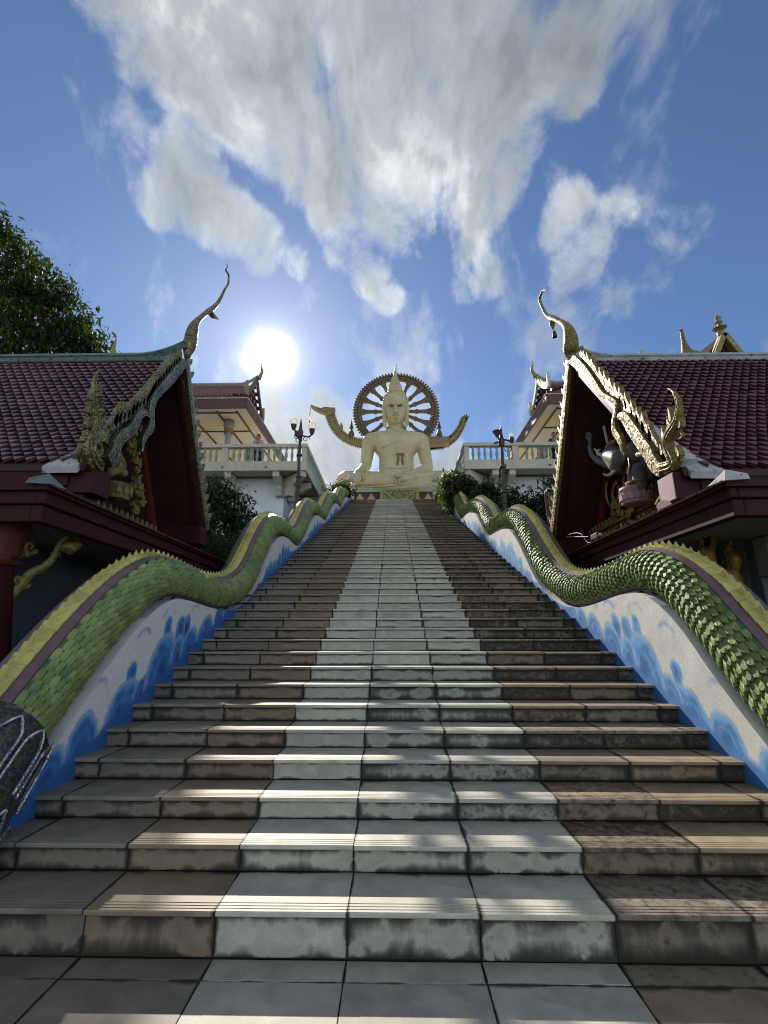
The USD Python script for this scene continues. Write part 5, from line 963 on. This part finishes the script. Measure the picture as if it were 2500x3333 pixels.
b += [[(W(1122, 1563, 40.2), .72), (W(1190, 1566, 39.9), .66)], [(W(1190, 1566, 39.9), .66), (W(1270, 1569, 39.8), .56)], [(W(1270, 1569, 39.8), .56), (W(1320, 1561, 39.8), .50)], [(W(1320, 1561, 39.8), .50), (W(1405, 1549, 39.9), .36)]]
b += [[(W(1450, 1572, 40.), .72), (W(1390, 1576, 39.7), .66)], [(W(1390, 1576, 39.7), .66), (W(1300, 1587, 39.6), .40)], [(W(1300, 1587, 39.6), .40), (W(1168, 1592, 39.8), .24)]]
b += [[(W(1288, 1398), .72), (W(1288, 1372), .70)]]
obj('body', MB().mesh(organic(b, .17, 14)), BUDDHA, bd, smooth=True)
for k, (dx, ln) in enumerate(((-9, 22), (-4, 27), (2, 30), (8, 27))):   # right hand hanging over the knee
    c = spline([W(1163 + dx * .6, 1540, 39.5), W(1166 + dx, 1550, 39.1), W(1163 + dx, 1540 + ln, 38.95)], 10, k=2); obj('finger', MB().tube(c, np.linspace(.15, .09, 10), 8), BUDDHA, bd, smooth=True)
obj('thumb', MB().tube(spline([W(1176, 1540, 39.5), W(1183, 1549, 39.2), W(1182, 1561, 39.05)], 10, k=2), np.linspace(.16, .1, 10), 8), BUDDHA, bd, smooth=True)
for k in range(4):                                        # left hand flat in the lap
    c = spline([W(1312, 1544 + k * 1.6, 39.7), W(1298, 1544 + k * 1.9, 39.4 - .08 * k), W(1282 + k * 2, 1545.5 + k * 1.8, 39.3 - .1 * k)], 8, k=2); obj('finger', MB().tube(c, np.linspace(.13, .08, 8), 8), BUDDHA, bd, smooth=True)
for k, (px_, py_) in enumerate(((1410, 1548), (1414, 1550), (1417, 1553))): obj('toe', MB().ell(W(px_, py_, 39.6), (.2, .14, .11)), BUDDHA, bd, smooth=True)
# head
hd = organic([[(W(1288, 1307, 42.), 1.10), (W(1288, 1335, 41.92), 1.10)], [(W(1288, 1335, 41.92), 1.10), (W(1288, 1355, 41.75), .98)], [(W(1288, 1355, 41.75), .98), (W(1288, 1364, 41.5), .70)], [(W(1288, 1320, 40.62), .12), (W(1288, 1338, 40.3), .15)], [(W(1283.5, 1338.5, 40.42), .11), (W(1292.5, 1338.5, 40.42), .11)], [(W(1262, 1314, 40.95), .13), (W(1272, 1308, 40.72), .12)], [(W(1272, 1308, 40.72), .12), (W(1284, 1314, 40.6), .10)], [(W(1314, 1314, 40.95), .13), (W(1304, 1308, 40.72), .12)], [(W(1304, 1308, 40.72), .12), (W(1292, 1314, 40.6), .10)]], .085, 7)
hd.apply_translation((0, 0, 0)); ho = obj('head', MB().mesh(hd), BUDDHA, bd, smooth=True)
for e in (-1, 1):
    obj('eye', MB().ell(W(1288 + e * 14.5, 1319.5, 40.62), (.20, .06, .05)), BLACK, ho); obj('eyelid', MB().ell(W(1288 + e * 14.5, 1316.6, 40.68), (.27, .12, .08)), BUDDHA, ho, smooth=True)
    c = spline([W(1288 + e * 35, 1312, 41.6), W(1288 + e * 37.5, 1330, 41.5), W(1288 + e * 36.5, 1352, 41.4), W(1288 + e * 35, 1380, 41.3), W(1288 + e * 32, 1391, 41.3)], 26); obj('ear', MB().tube(c, np.interp(np.linspace(0, 1, 26), [0, .2, .5, .8, 1], [.16, .26, .17, .23, .1]), 10, .6), BUDDHA, ho, smooth=True)
obj('upper_lip', MB().tube(spline([W(1276, 1348, 40.52), W(1283, 1350, 40.34), W(1288, 1350.6, 40.3), W(1293, 1350, 40.34), W(1300, 1348, 40.52)], 14), np.interp(np.linspace(0, 1, 14), [0, .5, 1], [.03, .085, .03]), 8), BUDDHA, ho, smooth=True)
obj('lower_lip', MB().tube(spline([W(1277, 1350, 40.5), W(1288, 1355, 40.32), W(1299, 1350, 40.5)], 12, k=2), np.interp(np.linspace(0, 1, 12), [0, .5, 1], [.02, .10, .02]), 8), BUDDHA, ho, smooth=True)
obj('mouth_line', MB().tube(spline([W(1276, 1349, 40.46), W(1288, 1352.4, 40.24), W(1300, 1349, 40.46)], 12, k=2), .022, 6), BUDDHA_DK, ho)
cu = MB(); r4 = np.random.RandomState(9); hc = W(1288, 1309, 42.)
for a in range(260):                                      # rows of hair curls round the crown
    th, ph = r4.uniform(0, 2 * PI), math.acos(r4.uniform(-.25, .98)); d = A([math.sin(ph) * math.cos(th), math.sin(ph) * math.sin(th), math.cos(ph)])
    if d[1] < -.25 and d[2] < .50 + .12 * abs(d[0]): continue
    cu.ell(hc + d * A([1.13, 1.1, 1.2]), (.13, .13, .13), sub=1)
obj('hair_curls', cu, BUDDHA, ho, smooth=True)
tc_ = W(1286, 1272, 41.8); obj('topknot', MB().lathe([(.75, -.3), (.74, 0), (.66, .35), (.58, .5), (.6, .55), (.5, .8), (.44, .88), (.46, .93), (.34, 1.2), (.3, 1.24), (.31, 1.3), (.2, 1.65), (.17, 1.68), (.18, 1.75), (.09, 2.2), (.03, 2.75), (.0, 2.8)], tc_, 18), BUDDHA, ho, smooth=30)
for a in range(40): obj('flame_curl', MB().ell(tc_ + A([.68 * math.cos(a * 2.4) * (1 - a / 58.), .68 * math.sin(a * 2.4) * (1 - a / 58.), -.1 + a * .036]), (.13, .13, .13), sub=1), BUDDHA, ho, smooth=True)
obj('lightning_rod', MB().tube([W(1290.5, 1235, 42.6), W(1290.5, 1183, 42.6)], .022, 5), IRON, ho)
for z_ in (1381, 1388, 1395): c = W(1288, z_, 42.); obj('neck_fold', MB().tube([c + A([.74 * math.cos(a), .72 * math.sin(a), 0]) for a in np.linspace(0, 2 * PI, 32, endpoint=False)], .035, 6, closed=True), BUDDHA, bd, smooth=True)
# robe: edge over the left shoulder, sash with a carved end, waist line
front = lambda x, y, off=0.: W(x, y, float(np.interp(y, [1415, 1437, 1478, 1524, 1550], [41.25, 41.0, 40.98, 41.12, 41.05])) - off)
for a_, b_ in ((1283, 1440), (1317, 1440)): pass
obj('robe_edge', MB().tube(spline([front(1240, 1457, -.02), front(1262, 1450), front(1285, 1440), front(1312, 1424), W(1332, 1411, 41.5)], 30), .05, 6), BUDDHA, bd, smooth=True)
v = []; ys = np.linspace(1421, 1478, 14); sb = MB()
for a in range(13): sb.mesh(m3.Manifold.hull_points([tuple(front(x_, y_, o_)) for x_ in (1291, 1315) for y_ in (ys[a], ys[a + 1]) for o_ in (-.1, .05)]))
obj('sash', sb, BUDDHA, bd, smooth=30)
for e in (-1, 1):
    for a in range(5): q, w = scroll((1303 + e * 8, 1480 + a * 7.4), 4.2 - .3 * a, 1.1, 1.0, .5, a0=a * 1.1, flip=e); obj('carved_scroll', MB().tube(A([front(*t_, .04) for t_ in q]), w * .055, 5), BUDDHA_DK, bd, smooth=True)
obj('carved_bar', MB().tube([front(1290, 1476, .06), front(1316, 1476, .06)], .07, 6), BUDDHA_DK, bd)
obj('waist_line', MB().tube(spline([front(1245, 1519, -.35), front(1262, 1522), front(1290, 1524), front(1318, 1522), front(1336, 1519, -.35)], 24), .04, 6), BUDDHA, bd, smooth=True)
for x_, f_ in ((1290, 1), (1299, 1)): obj('robe_fold', MB().tube(spline([W(x_ - 10, 1553, 39.5), W(x_, 1560, 39.05), W(x_ + 2, 1578, 39.1)], 14, k=2), .06, 6), BUDDHA, bd, smooth=True)
obj('leg_fold', MB().tube(spline([W(1160, 1586, 39.45), W(1230, 1584, 39.25), W(1300, 1579, 39.15), W(1400, 1560, 39.2)], 30), .05, 6), BUDDHA, bd, smooth=True)
# the wheel
wh = thing('dharma_wheel', 'large ornate golden spoked wheel standing behind the statue head', 'wheel')
YW = 44.4; wc = W(1289.5, 1340, YW); RO = (W(1424, 1340, YW) - W(1289.5, 1340, YW))[0]
def ring(r0, r1, th, name, m, n=96):
    b = MB(); a = np.linspace(0, 2 * PI, n, endpoint=False); pr = [(r0, -th / 2), (r1, -th / 2), (r1, th / 2), (r0, th / 2)]
    v = np.vstack([np.c_[wc[0] + r * np.cos(a), np.full(n, YW + y), wc[2] + r * np.sin(a)] for r, y in pr]); f = []
    for e in range(4):
        e2 = (e + 1) % 4; k = np.arange(n); k2 = (k + 1) % n; f.append(np.stack([e * n + k, e2 * n + k, e2 * n + k2, e * n + k2], 1))
    obj(name, b.add(v, np.vstack(f)), m, wh)
ring(RO * .945, RO * .985, .45, 'outer_rim', HALO); ring(RO * .875, RO * .915, .45, 'inner_rim', HALO); ring(RO * .835, RO * .872, .3, 'inner_rim', HALO)
dirw = lambda a: A([math.cos(a), 0, math.sin(a)])
for a in range(84):
    t = a * 2 * PI / 84; d = dirw(t); e = A([-d[2], 0, d[0]])
    obj('rim_stud', MB().obox(wc + d * RO * .93, (RO * .016, .15, .085), R=A([d, [0, 1, 0], e])), HALO, wh)
    obj('rim_flame', MB().prism(flame(.34, .26, .8), wc + d * RO * .975, e, d, A([0, 1., 0]), .22), HALO, wh)
for a in range(16):
    t = (a + 0) * 2 * PI / 16; d = dirw(t); e = A([-d[2], 0, d[0]])
    pr = [(.12, .10), (.16, .2), (.2, .10), (.34, .11), (.46, .13), (.48, .2), (.52, .2), (.54, .13), (.66, .15), (.74, .19), (.77, .26), (.81, .28), (.835, .33)]
    P = [(x, -y) for x, y in pr] + [(x, y) for x, y in pr[::-1]]
    obj('spoke', MB().prism([(x * RO, y) for x, y in P], wc, d, e, np.cross(d, e), .3), HALO, wh)
obj('hub', MB().lathe([(.0, -.3), (.5, -.3), (.62, -.1), (.62, .1), (.5, .3), (0, .3)], wc, 24, axis=(0, 1, 0)), HALO, wh)
# barge: two curved ends rising from behind the shoulders
YG = 44.0; z1 = lambda a, b: W(900 + a * .422, 1100 + b * .422, YG); mg = depth(z1(900, 800)) / FPX * .422
bg = thing('barge', 'golden scaled swan barge behind the statue with head left and tail right', 'barge')
c = A([(1330, 800, 44), (1000, 822, 44), (760, 822, 42), (670, 815, 40), (590, 798, 40), (530, 770, 39), (480, 728, 34), (447, 680, 27), (428, 635, 22), (415, 600, 20), (403, 575, 23), (395, 560, 24)])
def swan(c, name, n=70):
    cs = spline(c[:, :2], n); rr = np.interp(np.linspace(0, 1, n), np.linspace(0, 1, len(c)), c[:, 2]) * mg * 1.02; obj(name, MB().tube(A([z1(*p) for p in cs]), rr, 14, .8, side=(0, 1, 0)), BARGE, bg, smooth=True); return cs, rr
cs, rr = swan(c, 'hull'); c2 = A([(1000, 822, 43), (1130, 820, 42), (1200, 818, 41), (1270, 812, 37), (1330, 795, 30), (1375, 760, 25), (1408, 712, 20), (1435, 660, 15), (1450, 622, 11), (1462, 609, 9), (1480, 606, 9), (1490, 600, 4)]); cs2, rr2 = swan(c2, 'tail')
for cs_, rr_w in ((cs, rr), (cs2, rr2)):
    for a in range(3, len(cs_) - 3):
        p, t = z1(*cs_[a]), z1(*cs_[a + 1]) - z1(*cs_[a - 1]); t /= np.linalg.norm(t); nn = np.cross(t, [0, 1., 0])
        for e in (-1, 1): obj('hull_thorn', MB().prism(flame(.26, .2, .4), p + nn * e * rr_w[a] * .93, t, nn * e, A([0, 1., 0]), .16), BARGE, bg)
H = [(455, 548), (445, 600), (410, 612), (370, 590), (330, 575), (280, 545), (262, 528), (264, 518), (300, 535), (345, 552), (375, 540), (420, 546)]
obj('head', MB().prism([((a - 400) * mg, -(b_ - 560) * mg) for a, b_ in H], z1(400, 560), A([1., 0, 0]), ZA * 1.0, A([0, -1., 0]), .7), BARGE, bg)
obj('neck_crest', MB().prism(flame(1.0, .5, .4), z1(490, 722), A([1., 0, 0]), ZA, A([0, -1., 0]), .2), BARGE, bg)
for x_, lb in ((577, 'small tiered gold finial on the left arm of the barge'), (1258, 'small tiered gold finial on the right arm of the barge')):
    f_ = thing('barge_finial', lb, 'finial'); c = z1(x_, 778); u = mg
    obj('bulb', MB().lathe([(8 * u, 0), (10 * u, 6 * u), (22 * u, 28 * u), (23 * u, 42 * u), (16 * u, 62 * u), (7 * u, 78 * u), (4 * u, 86 * u)], c, 14), HALO, f_, smooth=40)
    for k, (h, r_) in enumerate(((88, 19), (103, 15), (117, 11), (130, 8), (142, 5))): obj('tier', MB().lathe([(r_ * u, h * u), (r_ * .9 * u, (h + 3) * u), (r_ * .35 * u, (h + 11) * u), (r_ * .3 * u, (h + 14) * u)], c, 12), HALO, f_)
    obj('spike', MB().lathe([(2.5 * u, 150 * u), (1.2 * u, 165 * u), (.3 * u, 176 * u)], c, 6), HALO, f_)
ln = thing('hanging_lantern', 'small white lantern hanging from the beak of the golden barge', 'lantern'); obj('cord', MB().tube([z1(262, 530), z1(257, 600)], .03, 5), HALO, ln); obj('shade', MB().lathe([(.03, .15), (.2, .05), (.24, -.2), (.1, -.36), (.02, -.4)], z1(256, 612), 10), GLOBE, ln, smooth=40); obj('tassel', MB().tube([z1(256, 628), z1(255, 655)], .05, 5), HALO, ln)
# gate posts at the head of the stairs
BUDPINK = mat('weathered_bud', (.42, .36, .32), .7, .2, 4.)
def gatepost(x, y, label, k):
    o = thing('gate_post', label, 'post'); p = atY(x, y, 28.4); p = A([p[0], 28.4, ZTOP]); g_ = .62
    obj('shaft', MB().box(p[0] - .2, p[0] + .2, 28.2, 28.6, ZTOP, ZTOP + .95, .02), CREAM, o); obj('capital', MB().lathe([(.26, 0), (.31, .06), (.27, .12), (.32, .2), (.34, .26), (.2, .28)], p + A([0, 0, .95]), 8), CREAM, o)
    obj('bud', MB().lathe([(.12, 0), (.26, .06), (.31, .16), (.28, .25), (.17, .42), (.06, .6), (.03, .72), (.01, .85)], p + A([0, 0, 1.23]), 18), BUDPINK, o, smooth=40)
    obj('leaf_strip', MB().tube(spline([p + A([k * .22, -.22, 1.3]), p + A([k * .18, -.24, .9]), p + A([k * .21, -.23, .4])], 12, k=2), .05, 6), CREAM, o)
gatepost(1420, 1600, 'stone gate post with pink bud top right of the staircase head', 1); gatepost(1141, 1600, 'stone gate post with pink bud top left of the staircase head', -1)
# ------------------------------------------------------------ street lamps
def lamp(base, top, label, globes, arms, broken=()):
    o = thing('street_lamp', label, 'street lamp'); base = A(base) ; base[2] = float(hill(A([base[0]]), A([base[1]]))[0]); top = A(top); d = top - base; L_ = np.linalg.norm(d); Y = base[1]
    obj('post', MB().lathe([(.16, 0), (.16, .5), (.11, .6), (.1, L_ * .55), (.085, L_ * .62), (.07, L_ * .63), (.055, L_ * .93), (.04, L_ * .97)], base, 14, axis=d), IRON, o, smooth=40)
    for t in (.55, .62, .78): obj('post_ring', MB().lathe([(.09, -.06), (.125, -.02), (.125, .02), (.09, .06)], base + d * t, 14, axis=d), IRON, o)
    obj('spire', MB().lathe([(.1, -.5), (.13, -.3), (.07, -.1), (.05, .1), (.02, .32), (.0, .4)], top, 10, axis=d), IRON, o, smooth=40)
    for (x, y, r, dy), pl in zip(globes, arms):
        c = atY(x, y, Y + dy); R_ = r * depth(c) / FPX
        gl = obj('globe', MB().ell(c, (R_,) * 3, sub=3), GLOBE, o, smooth=True); obj('globe_cup', MB().lathe([(.05, -R_ - .2), (.1, -R_ - .1), (R_ * .72, -R_ * .72), (R_ * .62, -R_ * .6)], c, 14), IRON, gl, smooth=40)
        obj('arm', MB().tube(spline([top + A([0, 0, -.35])] + [atY(a, b_, Y + dy * .6) for a, b_ in pl] + [c + A([0, 0, -R_ - .15])], 30), .035, 7), IRON, o, smooth=True)
        q, w = scroll((0, 0), .16, 1.2, .022, .012, a0=0); m_ = (top + c) / 2 + A([0, 0, -.6]); obj('arm_scroll', MB().tube(A([m_ + A([a, 0, b_]) for a, b_ in q]), w, 6), IRON, o, smooth=True)
    for pts, cup in broken:
        c = spline([top + A([0, 0, -.35])] + [atY(a, b_, Y - .2) for a, b_ in pts], 24, k=2); obj('arm', MB().tube(c, .035, 7), IRON, o, smooth=True)
        if cup: obj('empty_cup', MB().lathe([(.05, -.1), (.09, 0), (.18, .14), (.16, .16), (.06, .02)], c[-1], 12), IRON, o, smooth=40)
    return o
kk = .3617; g4 = lambda a, b_: (550 + a * kk, 1150 + b_ * kk)
lamp(atY(966, 1660, 19.), atY(979, 1387, 19.), 'tall iron street lamp with three white globes in front of the left terrace', [(*g4(1125, 618), 13.6, .1), (*g4(1152, 686), 11, .9), (*g4(1289, 660), 13.4, -.2)], [[g4(1165, 720), g4(1135, 690)], [g4(1165, 765), g4(1150, 740)], [g4(1215, 745), g4(1255, 750)]])
g5 = lambda a, b_: (1400 + a * .3014, 1150 + b_ * .3014)
lamp(atY(1641, 1690, 17.), atY(1631, 1412, 17.), 'tall iron street lamp with a single white globe in front of the right terrace', [(*g5(880, 886), 8.6, -.1)], [[g5(800, 935), g5(850, 945)]], [([g5(745, 930), g5(725, 880)], True), ([g5(730, 960), g5(690, 975)], False)])
# ------------------------------------------------------------ roofs and spires glimpsed behind the right hall, spire behind the left
g6 = lambda a, b_, Y: atY(2100 + a * .2411, 1000 + b_ * .2411, Y)
sp_ = thing('gilt_spire', 'slender gilded ridge spire leaning left behind the right hall roof', 'spire'); c = [g6(600, 720, 15.), g6(560, 600, 15.), g6(530, 500, 15.), g6(510, 410, 15.), g6(485, 310, 15.)]
obj('shaft', MB().tube(spline(c, 30), np.interp(np.linspace(0, 1, 30), [0, .12, .25, .35, .55, .72, .74, .78, .97, 1], [.34, .33, .20, .14, .09, .06, .09, .06, .05, .07]), 12), GOLD, sp_, smooth=40); obj('flare', MB().tube([g6(620, 640, 15.), g6(690, 700, 15.), g6(740, 760, 15.)], [.2, .26, .3], 8), GOLD, sp_)
sm = thing('ridge_figure', 'tiny pale figure on the roof ridge right of the golden finial', 'finial'); c = atY(2090, 1168, 12.); obj('figure', MB().lathe([(.11, -.1), (.13, 0), (.07, .07), (.08, .13), (.05, .17), (.055, .22), (.02, .28), (0, .32)], c, 10), MORTAR, sm, smooth=40)
gb = thing('distant_gable', 'small dark gable with serrated gilt bargeboards rising behind the right hall roof', 'temple'); Y_ = 17.
ap, l_, r_2 = g6(1050, 400, Y_), g6(900, 760, Y_), g6(1370, 760, Y_)
obj('recess', MB().prism([(p[0], p[2]) for p in (ap, l_, r_2)], A([0, Y_ + .5, 0]), A([1., 0, 0]), ZA, A([0, 1., 0]), .1), BLACK, gb)
for e in (l_, r_2):
    obj('bargeboard', MB().bar(ap + A([0, 0, .1]), e, .3, .2, up=(0, 0, 1)), GILT_L, gb)
    for a in range(10): t = (a + .5) / 10; obj('fin', MB().prism(flame(.28, .16, .5 if e is l_ else -.5), ap * (1 - t) + e * t + A([0, 0, .12]), A([1., 0, 0]), ZA, A([0, 1., 0]), .06), GILT_L, gb)
obj('spire', MB().lathe([(.12, -.1), (.14, .05), (.09, .12), (.26, .24), (.07, .32), (.07, .42), (.15, .5), (.08, .6), (.12, .72), (.05, .85), (0, .95)], ap + A([-.06, 0, .15]), 12), GILT_L, gb, smooth=40)
b = MB(); b.quad(ap + A([-.05, .2, .1]), l_ + A([-.3, .2, 0]), l_ + A([-1.9, 4, -.3]), ap + A([-.6, 4, -.3])); b.quad(ap + A([0, .2, .1]), r_2 + A([.2, .2, 0]), r_2 + A([.4, 4, 0]), ap + A([0, 4, 0])); obj('roof', b, TILE_R, gb)
sl = thing('gilt_spire', 'thin pointed spire rising behind the left hall roof beside the tree', 'spire'); c = [atY(352, 1185, 15.), atY(364, 1170, 15.), atY(368, 1140, 15.), atY(374, 1118, 15.), atY(377, 1096, 15.)]
obj('shaft', MB().tube(spline(c, 24), np.interp(np.linspace(0, 1, 24), [0, .3, .5, .75, 1], [.3, .16, .09, .05, .012]), 8, .6), GILT_L, sl, smooth=40)
# ------------------------------------------------------------ trees and shrubs
def leaves(centres, sizes, mb, droop, r, wide=.33):
    """bent pointed leaves, four triangles each"""
    n = len(centres); a = r.uniform(0, 2 * PI, n); e = r.uniform(-1.1, .5, n) - droop; d = np.stack([np.cos(a) * np.cos(e), np.sin(a) * np.cos(e), np.sin(e)], 1)
    s_ = np.cross(d, A([0, 0, 1.]) + r.normal(0, .35, (n, 3))); s_ /= np.linalg.norm(s_, axis=1, keepdims=True); u = np.cross(s_, d); L_ = sizes[:, None]
    p0 = centres; pm = centres + d * L_ * .5 + u * L_ * .05; p1 = centres + d * L_ - u * L_ * .10; w = s_ * L_ * wide * .5
    v = np.stack([p0, pm + w - u * L_ * .04, pm, pm - w - u * L_ * .04, p1], 1).reshape(-1, 3); k = np.arange(n) * 5
    f = np.concatenate([np.stack([k, k + 1, k + 2], 1), np.stack([k, k + 2, k + 3], 1), np.stack([k + 1, k + 4, k + 2], 1), np.stack([k + 2, k + 4, k + 3], 1)])
    mb.add(v, f)
def clumped(blobs, n, r, per=14, spread=.22):
    """points gathered in sprays over the surfaces of a crown's lumps"""
    B = A([(*c, rx, ry, rz) for c, (rx, ry, rz) in blobs]); vol = B[:, 3] * B[:, 5]; idx = r.choice(len(B), n // per, p=vol / vol.sum())
    d = r.normal(0, 1, (len(idx), 3)); d /= np.linalg.norm(d, axis=1, keepdims=True); rad = r.uniform(.35, 1.08, (len(idx), 1)) ** .6
    tips = B[idx, :3] + d * B[idx, 3:] * rad
    return np.repeat(tips, per, 0) + r.normal(0, 1, (len(idx) * per, 3)) * spread
def shrub(name, label, cat, blobs, n, size, m, seed, droop=.2, base=None, wide=.4, per=12, spread=.15, group=None):
    o = thing(name, label, cat, group); r = np.random.RandomState(seed); mb = MB(); P = clumped(blobs, n, r, per, spread); leaves(P, size * r.uniform(.6, 1.25, len(P)), mb, droop, r, wide); obj('foliage', mb, m, o)
    c = A([b_[0] for b_ in blobs]); bt = A(base) if base is not None else A([c[:, 0].mean(), c[:, 1].mean(), hill(A([c[:, 0].mean()]), A([c[:, 1].mean()]))[0]])
    for k, (q, rad) in enumerate(blobs): obj('stem', MB().tube(spline([bt, bt * .5 + A(q) * .5 + A([.15 * math.sin(k), 0, -.2]), A(q) + A([0, 0, rad[2] * .4])], 10, k=2), np.linspace(.07, .015, 10), 6), BARK, o)
    return o
Yt = 17.; TP = lambda x, y, dy=0: atY(x, y, Yt + dy); up_ = depth(TP(150, 950)) / FPX
tb = [(TP(30, 800), 60), (TP(90, 860), 62), (TP(-30, 760), 70), (TP(150, 930), 70), (TP(60, 960), 90), (TP(220, 1010, .5), 64), (TP(-20, 900), 90), (TP(140, 1040), 90), (TP(250, 1080), 62), (TP(290, 1040, .3), 34), (TP(310, 1110, .5), 40), (TP(40, 1090), 100), (TP(200, 1130), 80), (TP(270, 1150), 66), (TP(5, 735), 45), (TP(100, 1180), 110), (TP(-60, 1050, 1), 120), (TP(185, 960), 40)]
tr = thing('shade_tree', 'large dark green tree rising behind the left hall roof', 'tree'); r = np.random.RandomState(31); mb = MB()
Pt = clumped([(c, (q * up_, q * up_ * 1.1, q * up_ * .85)) for c, q in tb], 11500, r, 16, .2); leaves(Pt, r.uniform(.2, .4, len(Pt)), mb, .45, r, .32); obj('crown', mb, LEAF_T, tr)
tx, ty = TP(-40, 1100)[0], Yt + .4; tg = float(hill(A([tx]), A([ty]))[0]); fork = A([tx, ty, 9.5])
obj('trunk', MB().tube([A([tx + .2, ty, tg]), A([tx + .1, ty, 5.]), fork], [.42, .34, .28], 12), BARK, tr, smooth=True)
for c, q in tb: obj('limb', MB().tube(spline([fork, fork * .45 + A(c) * .55 + A([0, 0, -.5]), A(c) + A([0, 0, .3])], 12, k=2), np.linspace(.16, .03, 12), 6), BARK, tr, smooth=True)
BL = lambda lst, Y: [(atY(x, y, Y + dy), (r_ * (Y + 1) / FPX, r_ * (Y + 1) / FPX * .8, r_ * (Y + 1) / FPX * rz)) for x, y, r_, dy, rz in lst]
shrub('leafy_shrub', 'dark bushy shrub against the white wall of the left terrace', 'shrub', BL([(700, 1600, 55, 0, .9), (760, 1640, 60, .4, .9), (660, 1660, 60, 0, .9), (780, 1700, 55, .2, .8), (720, 1720, 70, 0, .9), (640, 1600, 40, 0, 1), (815, 1690, 34, .4, .8)], 17.), 5200, .2, LEAF_D, 41, .3)
shrub('fern_clump', 'feathery green clump below the dark shrub beside the left serpent', 'fern', BL([(680, 1790, 60, 0, .8), (740, 1800, 55, .4, .8), (640, 1840, 55, 0, .8), (790, 1760, 40, .8, .7), (700, 1850, 60, 0, .7)], 13.5), 5200, .16, LEAF_F, 42, .1, wide=.18)
shrub('dark_bush', 'dark undergrowth behind the lower end of the left hall', 'shrub', BL([(640, 1720, 60, 0, 1.1), (665, 1620, 50, .5, 1.), (625, 1830, 60, -.5, 1.)], 14.2), 2600, .2, LEAF_D, 45, .2)
shrub('small_bush', 'small bright bush behind the top left end of the serpent', 'shrub', BL([(1090, 1590, 22, 0, .8), (1115, 1585, 24, .4, .9), (1075, 1605, 22, 0, .8), (1135, 1598, 16, .5, .9)], 25.5), 1500, .2, LEAF_B, 43, .3)
shrub('leafy_shrub', 'bright broad-leaved shrub behind the right serpent near the stair head', 'shrub', BL([(1480, 1565, 32, 0, .9), (1465, 1590, 30, -.3, 1), (1510, 1590, 34, .3, 1.), (1495, 1620, 32, 0, 1.), (1545, 1600, 34, .2, .9), (1470, 1640, 20, -.4, 1.)], 20.5), 2300, .27, LEAF_B, 44, .4)
shrub('leafy_shrub', 'middle shrub with shiny leaves left of the right street lamp', 'shrub', BL([(1590, 1590, 30, 0, .8), (1575, 1625, 34, 0, .9), (1615, 1625, 34, .2, .9), (1550, 1640, 30, 0, 1.)], 19.), 1500, .26, LEAF_B, 46, .4)
shrub('dark_bush', 'row of dark shrubs under the right terrace beside the golden bargeboard', 'shrub', BL([(1665, 1640, 38, 0, 1.), (1700, 1660, 44, 0, 1.), (1740, 1640, 42, .2, 1.), (1775, 1620, 36, .2, 1.), (1650, 1690, 40, 0, 1), (1720, 1710, 50, 0, .9), (1785, 1680, 42, 0, 1.), (1680, 1600, 16, .2, .8), (1790, 1570, 18, .2, 1.)], 17.6), 3800, .22, LEAF_D, 47, .3)
st_ = thing('gilt_stump', 'rust coloured flame finial standing among the dark bushes on the right', 'finial'); c = spline([atY(1800, 1740, 14.), atY(1790, 1680, 14.), atY(1782, 1640, 14.), atY(1775, 1600, 14.)], 20); obj('shaft', MB().tube(c, np.linspace(.13, .04, 20), 8), RED, st_, smooth=True)
for a in range(9): obj('flame', MB().prism(flame(.3, .14, .6 if a % 2 else -.6), c[a * 2] + A([.05, -.06, 0]), A([.9, .4, 0]), ZA, A([.4, -.9, 0]), .05), GOLD, st_)
